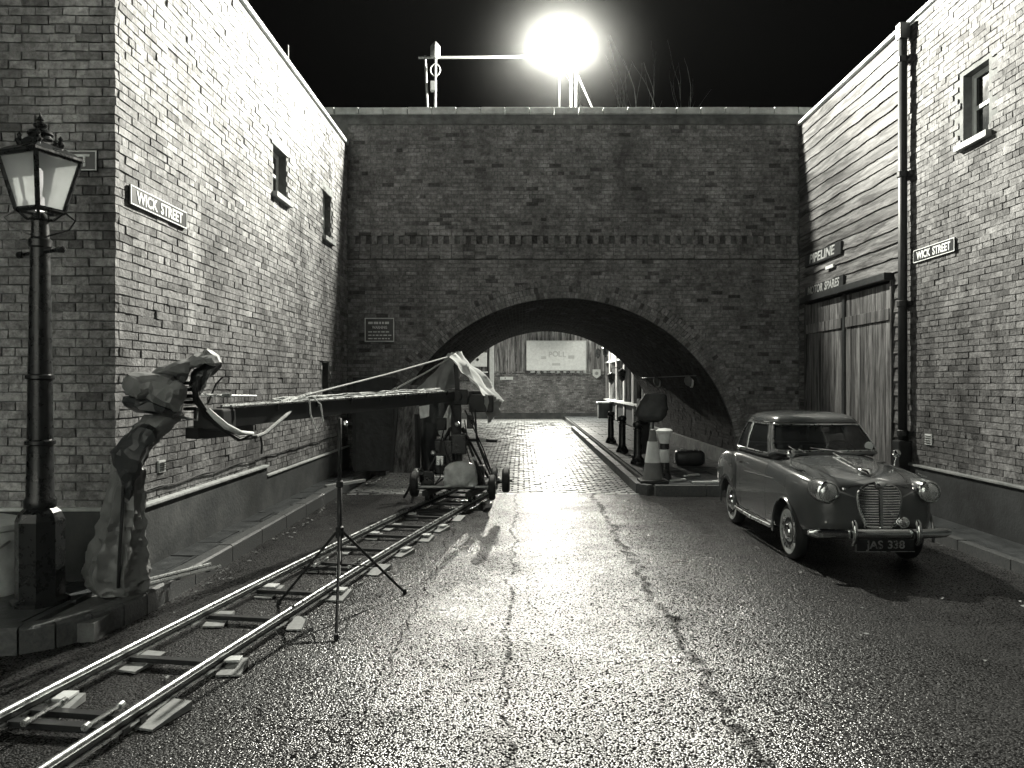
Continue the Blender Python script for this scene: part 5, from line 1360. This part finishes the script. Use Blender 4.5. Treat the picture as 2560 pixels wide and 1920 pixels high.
# split the shell: bonnet, two doors, body, wheel arches
bm = bmesh.new(); bm.from_mesh(me2)
def region(f):
    c = f.calc_center_median(); n2 = f.normal
    inarch = any(math.hypot(c.y-wy, c.z-.30) < rr_+.004 and abs(c.x) > .42 for wy, rr_ in ((WY0, .325), (WY1, .31)))
    if inarch and not (abs(n2.x) > .7 and abs(c.x) > .64): return 'wheel_arch'+'ABCD'[(c.x > 0)+2*(c.y > 0)]
    if n2.z > .2 and -1.62 < c.y < -.53 and abs(c.x) < .33+.14*(c.y+1.62)/1.1 and c.z > .8: return 'bonnet'
    if -.46 < c.y < .47 and abs(c.x) > .5 and .3 < c.z < .96: return 'door'
    return 'body'
groups = {}
for f in bm.faces: groups.setdefault(region(f)+('L' if f.calc_center_median().x < 0 else 'R') if region(f) == 'door' else region(f), []).append(f.index)
body_o = None
for key in sorted(groups, key=lambda k: k != 'body'):
    idx = set(groups[key]); b2 = bm.copy(); b2.faces.ensure_lookup_table()
    bmesh.ops.delete(b2, geom=[f for f in b2.faces if f.index not in idx], context='FACES')
    if key != 'body' and not key.startswith('wheel_arch'):
        for v in b2.verts:
            if v.is_boundary:
                nb = [e.other_vert(v).co for e in v.link_edges if not e.is_boundary]
                if nb:
                    t = sum(nb, Vector())/len(nb); d = t-v.co
                    v.co += d.normalized()*min(.009, d.length*.45) if d.length > 1e-6 else Vector()
    nm = key.rstrip('ABCDLR'); m_ = bpy.data.meshes.new(nm); b2.to_mesh(m_); b2.free()
    m_.materials.clear(); m_.materials.append(M['paint'] if nm != 'wheel_arch' else M['rubber'])
    m_.polygons.foreach_set('use_smooth', [True]*len(m_.polygons))
    o = bpy.data.objects.new(nm, m_); COL.objects.link(o); o.parent = car
    if key == 'body': body_o = o
    if key.startswith('door'):
        sx_ = -1 if key.endswith('L') else 1
        q = MB(); q.tube([(sx_*.70, .30, .86), (sx_*.735, .32, .862), (sx_*.735, .41, .862)], .011, 6); cb(q, 'door_handle', M['chrome'], o)
bm.free()
# inner floor so that the shut lines and cabin stay dark
q = MB(); q.box((-.6, -1.5, .32), (.6, 1.5, .36)); q.box((-.64, -.45, .36), (-.63, .5, .9)); q.box((.63, -.45, .36), (.64, .5, .9)); q.box((-.4, -1.5, .6), (.4, -.6, .8)); cb(q, 'underbody', M['rubber'], smooth=False, auto=None)
# arch lips
for sx_ in (-1, 1):
    for wy, rr_ in ((WY0, .33), (WY1, .315)):
        q = MB(); q.tube([(sx_*.69, wy+rr_*math.cos(t), .30+rr_*math.sin(t)) for t in [R(-12)+R(204)*k/24 for k in range(25)]], .014, 6); cb(q, 'arch_lip', M['paint'])
    # rear wing bulge
    q = MB(); q.loft([((sx_*.66, y, z), (0, .0001, 0), (0, 0, .0001)) if False else ((sx_*(.655+.0), y, .66+dz), (w, 0, 0), (0, 0, h_)) for y, w, h_, dz in ((.58, .015, .1, .02), (.64, .045, .22, 0), (.8, .06, .28, -.005), (1.05, .063, .29, -.01), (1.3, .05, .26, -.03), (1.5, .03, .2, -.06), (1.6, .01, .1, -.08))], 20, ex=2.4)
    for v_i in range(len(q.v)):
        x, y, z = q.v[v_i]
        if z < .62 and math.hypot(y-WY1, z-.30) < .33:
            d = math.hypot(y-WY1, z-.30); f_ = .33/max(d, .01); q.v[v_i] = (x, WY1+(y-WY1)*f_, .30+(z-.30)*f_)
    cb(q, 'rear_wing', M['paint'])
    # sill strip
    q = MB(); q.tube([(sx_*.695, -.66, .27), (sx_*.70, 0, .255), (sx_*.695, .66, .265)], .02, 8); cb(q, 'sill_trim', M['alu'])
# swage line on the door
    q = MB(); q.tube([(sx_*.686, -.72, .79), (sx_*.688, -.4, .785), (sx_*.688, 0, .77), (sx_*.684, .4, .755)], .006, 6); cb(q, 'swage', M['paint'])
# wheels
for sx_ in (-1, 1):
    for wy in (WY0, WY1):
        q = MB(); r_ = .283; w = .13; x = sx_*WX
        q.lathe([(.17, -w*.42), (.2, -w*.5), (.255, -w*.48), (.278, -w*.32), (r_, -w*.1), (r_, w*.1), (.278, w*.32), (.255, w*.48), (.2, w*.5), (.17, w*.42)], (x, wy, r_+.002), 'x', 36); t_ = cb(q, 'wheel', M['rubber'])
        q = MB(); s_ = sx_
        pr_ = [(.18, w*.36), (.19, w*.5), (.18, w*.53), (.155, w*.46), (.13, w*.38), (.11, w*.42), (.10, w*.5), (.07, w*.62), (.02, w*.68)]
        q.lathe([(a, b_*s_) for a, b_ in pr_], (x, wy, r_+.002), 'x', 32); cb(q, 'rim', M['alu'], t_)
        q = MB(); q.lathe([(.225, w*.515*s_), (.228, w*.52*s_), (.19, w*.53*s_), (.185, w*.5*s_)], (x, wy, r_+.002), 'x', 36, cap=False); cb(q, 'whitewall', M['frame_w'], t_)
        q = MB(); q.lathe([(.085, w*.5*s_), (.075, w*.68*s_), (.04, w*.78*s_), (.005, w*.8*s_)], (x, wy, r_+.002), 'x', 24); cb(q, 'hub_cap', M['chrome'], t_)

# ---- cabin
belt = [(0, -.60), (.30, -.585), (.50, -.53), (.575, -.44), (.605, -.30), (.625, .0), (.63, .40), (.63, .46), (.62, .75), (.60, .92), (.54, 1.08), (.42, 1.19), (.22, 1.26), (0, 1.28)]
roof_ = [(0, -.235), (.27, -.225), (.41, -.19), (.455, -.13), (.475, -.02), (.495, .15), (.50, .40), (.50, .46), (.49, .60), (.475, .70), (.42, .80), (.32, .87), (.17, .91), (0, .92)]
roof_ = [(x*1.045, y) for x, y in roof_]
def zbelt(y): return 1.035 if y < -.4 else (.985 if y < .9 else .975)
ZRF = 1.365; NV = 8
def lerp_loop(t, i0, pts):
    return pts
loopB = belt+[(-x, y) for x, y in belt[-2:0:-1]]; loopR = roof_+[(-x, y) for x, y in roof_[-2:0:-1]]
NL = len(loopB)
def gp(i, v):
    i %= NL; bx_, by_ = loopB[i]; rx_, ry_ = loopR[i]
    bul = math.sin(v*math.pi)*.018
    x = bx_*(1-v)+rx_*v; y = by_*(1-v)+ry_*v; z = zbelt(by_)*(1-v)+ZRF*v
    n2 = Vector((x, (y-.3)*.8, 0)); n2 = n2.normalized() if n2.length else Vector()
    p = Vector((x, y, z))+n2*bul; return p
VS = [0, .10, .16, .5, .86, .92, 1.0]
bodyQ, gl = MB(), {'windscreen': MB(), 'side_window': MB(), 'side_windowR': MB(), 'quarter_window': MB(), 'quarter_windowR': MB(), 'rear_window': MB()}
def seg_kind(i):
    k = i if i < NL/2 else NL-1-i; s_ = 'R' if i < NL/2 else ''
    if k in (0, 1): return 'windscreen'
    if k == 2: return 'windscreen'
    if k == 3: return None
    if k in (4, 5): return 'side_window'+s_
    if k == 6: return None
    if k in (7, 8): return 'quarter_window'+s_
    if k in (11, 12): return 'rear_window'
    return None
for i in range(NL):
    kd = seg_kind(i)
    for v0, v1 in zip(VS[:-1], VS[1:]):
        quad = [gp(i, v0), gp(i+1, v0), gp(i+1, v1), gp(i, v1)]
        if kd and v0 >= .1-1e-6 and v1 <= .92+1e-6:
            c = sum(quad, Vector())/4; inw = Vector((-c.x, -(c.y-.3), 0)).normalized()*.012
            gl[kd].add([p+inw for p in quad], [(0, 1, 2, 3)])
        else: bodyQ.add(quad, [(0, 1, 2, 3)])
def weld(mb):
    bm = bmesh.new(); vs = [bm.verts.new(p) for p in mb.v]
    for f in mb.f:
        try: bm.faces.new([vs[i] for i in f])
        except ValueError: pass
    bmesh.ops.remove_doubles(bm, verts=bm.verts, dist=.0008); bmesh.ops.recalc_face_normals(bm, faces=bm.faces)
    q = MB(); q.frombm(bm); return q
o = cb(weld(bodyQ), 'window_pillars', M['paint'], auto=None); md = o.modifiers.new('solidify', 'SOLIDIFY'); md.thickness = .028; md.offset = -1
for k, mb in gl.items(): cb(weld(mb), k.rstrip('R'), M['glass'], auto=None)
# roof
q = MB(); rows = [(.995, -.004), (.998, .004), (.985, .024), (.95, .048), (.88, .073), (.76, .094), (.58, .11), (.36, .12), (.18, .123)]
for f_, dz in rows:
    for x, y in loopR: q.v.append((x*f_, .34+(y-.34)*f_, ZRF+dz*.93))
for j in range(len(rows)-1):
    for k in range(NL): q.f.append((j*NL+k, j*NL+(k+1) % NL, (j+1)*NL+(k+1) % NL, (j+1)*NL+k))
q.f.append(tuple(range((len(rows)-1)*NL, len(rows)*NL))); cb(q, 'roof', M['paint'], auto=60)
q = MB(); pts = [Vector((loopR[k % NL][0]*1.002, .34+(loopR[k % NL][1]-.34)*1.003, ZRF+.002)) for k in range(NL+1)]; q.tube(pts, .008, 6); cb(q, 'roof_gutter', M['paint'])
# bright surrounds
idx = list(range(NL-3, NL))+[0, 1, 2, 3]
q = MB(); q.tube([gp(i, .10) for i in idx], .009, 6); q.tube([gp(i, .92) for i in idx], .009, 6)
q.tube([gp(3, v) for v in (.1, .5, .92)], .008, 6); q.tube([gp(-3, v) for v in (.1, .5, .92)], .008, 6); cb(q, 'windscreen_trim', M['alu'])
for s_ in (1, -1):
    for a, b_ in ((4, 6), (7, 9)):
        q = MB(); ii = [s_*k for k in range(a, b_+1)]
        q.tube([gp(i, .1) for i in ii], .007, 6); q.tube([gp(i, .92) for i in ii], .006, 6); q.tube([gp(ii[-1], v) for v in (.1, .5, .92)], .007, 6); cb(q, 'window_trim', M['alu'])
# interior
q = MB(); q.box((-.55, -.5, .84), (.55, -.36, .96)); cb(q, 'dashboard', M['seat'], smooth=False, auto=None)
for sx_ in (-1, 1):
    q = MB(); q.cbox((sx_*.28-.23, .05, .38), (sx_*.28+.23, .5, .58), .05); q.cbox((sx_*.28-.23, .42, .55), (sx_*.28+.23, .54, 1.06), .05); cb(q, 'front_seat', M['seat'])
q = MB(); q.cbox((-.52, .85, .4), (.52, 1.15, .6), .05); q.cbox((-.52, 1.05, .58), (.52, 1.17, 1.05), .05); cb(q, 'rear_seat', M['seat'])
q = MB(); q.tube([(.28+.19*math.cos(t), -.2+.08*math.sin(t), .98+.17*math.sin(t)) for t in [2*math.pi*k/24 for k in range(25)]], .011, 6, cap=False); q.tube([(.28, -.36, .9), (.28, -.2, .98)], .02, 6); cb(q, 'steering_wheel', M['rubber'])
q = MB(); c = gp(2, .24); q.lathe([(.048, .0), (.048, -.004)], c+Vector((-.035, -.022, .0)), 'y', 16); cb(q, 'tax_disc', M['white'])
q = MB(); q.tube([(.02, -.3, 1.33), (.02, -.27, 1.30)], .006, 5); q.cbox((-.06, -.28, 1.26), (.1, -.265, 1.31), .006); cb(q, 'rear_view_mirror', M['black_m'])
for x0, x1, z1 in ((-.30, -.46, 1.115), (.10, -.22, 1.1)):
    q = MB(); q.tube([(x0, -.625, 1.05), (x0-.03, -.60, 1.068), (x1+.1, -.575, 1.085)], .009, 5); q.tube([(x0-.1+.2*0, -.60, 1.072), (x1, -.55, z1)], .007, 5); cb(q, 'wiper', M['chrome'])
# ---- front
def gx(z):   # grille half width against height
    t = (z-.44)/.42
    return .132+.076*math.sin(min(1, t/.68)*math.pi/2) if t < .68 else .208*math.sqrt(max(0, 1-((t-.68)/.32)**2)*.93+.05)
def gy(x, z): return -1.700-.0*(z)+.5*x*x+.05*(z-.5)
zs_ = [.44+.42*k/20 for k in range(21)]
q = MB()
for s_ in (1, -1): q.tube([(s_*gx(z), gy(gx(z), z)+.005, z) for z in zs_], .015, 8)
q.tube([(x, gy(x, .44), .44) for x in (-.135, -.07, 0, .07, .135)], .014, 8); q.tube([(gx(.86)*k/4, gy(0, .86), .86+.006*(1-abs(k)/4)) for k in range(-4, 5)], .014, 8)
gs = cb(q, 'grille_surround', M['chrome'])
q = MB(); vs = [];
for z in zs_: vs += [(-gx(z), gy(gx(z), z)+.03, z), (0, gy(0, z)+.03, z), (gx(z), gy(gx(z), z)+.03, z)]
q.add(vs, [(i*3+k, i*3+k+1, i*3+k+4, i*3+k+3) for i in range(20) for k in (0, 1)]); gb = cb(q, 'grille', M['rubber'])
for k in range(17):
    z = .455+.395*k/16.5; w = gx(z)-.012
    if w < .03: continue
    q = MB(); q.tube([(x, gy(x, z)-.006, z) for x in (-w, -w*.5, 0, w*.5, w)], .0078, 6); cb(q, 'grille_bar', M['chrome'], gb)
q = MB(); q.beam((0, gy(0, .45)-.012, .445), (0, gy(0, .84)-.014, .845), .026, .02, up=(0, 1, 0)); cb(q, 'grille_spine', M['chrome'], gb, smooth=False, auto=None)
q = MB(); q.loft([((0, gy(0, .84)-.012, .80), (.014, 0, 0), (0, .008, 0)), ((0, gy(0, .84)-.02, .83), (.045, 0, 0), (0, .014, 0)), ((0, gy(0, .84)-.012, .862), (.06, 0, 0), (0, .014, 0)), ((0, gy(0, .84), .875), (.02, 0, 0), (0, .008, 0))], 14); cb(q, 'grille_badge', M['chrome'], gb)
for sx_ in (-1, 1):
    q = MB(); x, z = sx_*.485, .772
    q.lathe([(.105, -1.655), (.112, -1.62), (.118, -1.55), (.112, -1.4), (.085, -1.25), (.03, -1.1)], (x, 0, z), 'y', 28); hb_ = cb(q, 'headlight', M['paint'])
    q = MB(); q.lathe([(.088, -1.662), (.094, -1.678), (.106, -1.672), (.113, -1.65), (.11, -1.63)], (x, 0, z), 'y', 32, cap=False); cb(q, 'headlight_rim', M['chrome'], hb_)
    q = MB(); q.lathe([(.092, -1.663), (.085, -1.676), (.06, -1.69), (.03, -1.697), (.004, -1.699)], (x, 0, z), 'y', 32); cb(q, 'headlight_lens', M['lens'], hb_)
    q = MB(); q.lathe([(.018, -1.655), (.016, -1.675), (.004, -1.682)], (sx_*.335, 0, .80), 'y', 14); cb(q, 'side_lamp', M['chrome'])
    q = MB(); q.tube([(sx_*.49, -1.6, .905), (sx_*.49, -1.45, .925)], .007, 6); cb(q, 'wing_bead', M['chrome'])
    q = MB(); q.tube([(sx_*.55, -.86, .94), (sx_*.55, -.88, 1.0), (sx_*.56, -.88, 1.05)], .007, 6); q.lathe([(.03, -.86), (.042, -.875), (.04, -.9), (.01, -.915)], (sx_*.56, 0, 1.07), 'y', 14); cb(q, 'wing_mirror', M['chrome'])
    q = MB(); q.tube([(sx_*.30, -1.79, .30), (sx_*.30, -1.83, .34), (sx_*.30, -1.835, .42), (sx_*.30, -1.815, .50), (sx_*.30, -1.795, .525)], [.016, .022, .024, .028, .018], 10); cb(q, 'overrider', M['chrome'])
    q = MB(); q.box((sx_*.3-.02, -1.79, .36), (sx_*.3+.02, -1.45, .42)); cb(q, 'bumper_iron', M['rubber'], smooth=False)
    q = MB(); q.loft([((sx_*.645, -1.37, .43), (.02, 0, 0), (0, 0, .04)), ((sx_*.655, -1.34, .44), (.022, 0, 0), (0, 0, .05))], 8); 
bp_ = [(x, -1.77+.24*abs(x)**3.2+.05*x*x, .395) for x in [-.68+1.36*k/24 for k in range(25)]]
q = MB(); st_ = []
for i, p in enumerate(bp_):
    e = min(1, min(i, 24-i)/1.5+.45); st_.append((p, (0, .02, 0), (0, 0, .045*e)))
q.loft(st_, 14, ex=2.6); cb(q, 'bumper', M['chrome'])
q = MB(); q.cbox((-.06-.215, -1.79, .235), (-.06+.335, -1.775, .35), .004); pl_ = cb(q, 'number_plate', M['sign_blk'], smooth=False)
q = MB(); q.box((-.277, -1.793, .233), (.277, -1.77, .2395)); q.box((-.2785, -1.793, .2395), (-.27, -1.77, .34)); cb(q, 'plate_rim', M['alu'], pl_, smooth=False)
lettering('JAS 338', .105, M['alu'], pl_, (-.0, -1.7915, .297), xscale=1.05, bold=.002, depth=.0015)
q = MB(); q.lathe([(.02, -1.70), (.052, -1.735), (.055, -1.76), (.05, -1.765)], (.19, 0, .5), 'y', 20); q.tube([(.19, -1.73, .45), (.19, -1.76, .40)], .01, 6); f_ = cb(q, 'fog_lamp', M['chrome'])
q = MB(); q.lathe([(.047, -1.764), (.03, -1.775), (.003, -1.779)], (.19, 0, .5), 'y', 20); cb(q, 'fog_lens', M['lens'], f_)
q = MB(); q.loft([((0, -1.48, .915), (.015, 0, 0), (0, 0, .008)), ((0, -1.45, .935), (.03, 0, 0), (0, 0, .018)), ((0, -1.38, .955), (.07, 0, 0), (0, 0, .016)), ((0, -1.30, .965), (.03, 0, 0), (0, 0, .01)), ((0, -1.2, .96), (.006, 0, 0), (0, 0, .005))], 14); cb(q, 'bonnet_ornament', M['chrome'])
q = MB(); q.tube([(0, -1.18, .968), (0, -.9, 1.012), (0, -.62, 1.052)], .006, 6); cb(q, 'bonnet_strip', M['alu'])
# ================================================================== NIGHT AIR
def vol(name, dens, g_, grad=None):
    m = bpy.data.materials.new(name); m.use_nodes = True; n = m.node_tree; n.nodes.clear()
    o = n.nodes.new('ShaderNodeOutputMaterial'); v = n.nodes.new('ShaderNodeVolumePrincipled')
    v.inputs['Color'].default_value = (.93, .95, .94, 1); v.inputs['Density'].default_value = dens; v.inputs['Anisotropy'].default_value = g_
    n.links.new(v.outputs[0], o.inputs['Volume']); return m, n, v
hz = MB(); hz.box((-11, -14, -1), (13, 62, 16.5)); hm, _, _ = vol('night_haze', HAZE, .35)
tag(hz.build('haze', hm), kind='stuff')

# added scattering ball that imitates the lamp's glow
mm, n, v = vol('lamp_glow_vol', 0, .3)
tcn = n.nodes.new('ShaderNodeTexCoord'); ln = n.nodes.new('ShaderNodeVectorMath'); ln.operation = 'LENGTH'; n.links.new(tcn.outputs['Object'], ln.inputs[0])
mr = n.nodes.new('ShaderNodeMapRange'); mr.inputs['From Min'].default_value = 2.8; mr.inputs['From Max'].default_value = 0
pw_ = n.nodes.new('ShaderNodeMath'); pw_.operation = 'POWER'; pw_.inputs[1].default_value = 3.6; ml = n.nodes.new('ShaderNodeMath'); ml.operation = 'MULTIPLY'; ml.inputs[1].default_value = GLOW_DENS
n.links.new(ln.outputs['Value'], mr.inputs['Value']); n.links.new(mr.outputs[0], pw_.inputs[0]); n.links.new(pw_.outputs[0], ml.inputs[0]); n.links.new(ml.outputs[0], v.inputs['Density'])
bm = bmesh.new(); bmesh.ops.create_icosphere(bm, subdivisions=3, radius=2.85); q = MB(); q.frombm(bm)
o = tag(q.build('lamp_glow', mm, None, True), kind='stuff'); o.location = LAMP+Vector((0, -.1, -.5))
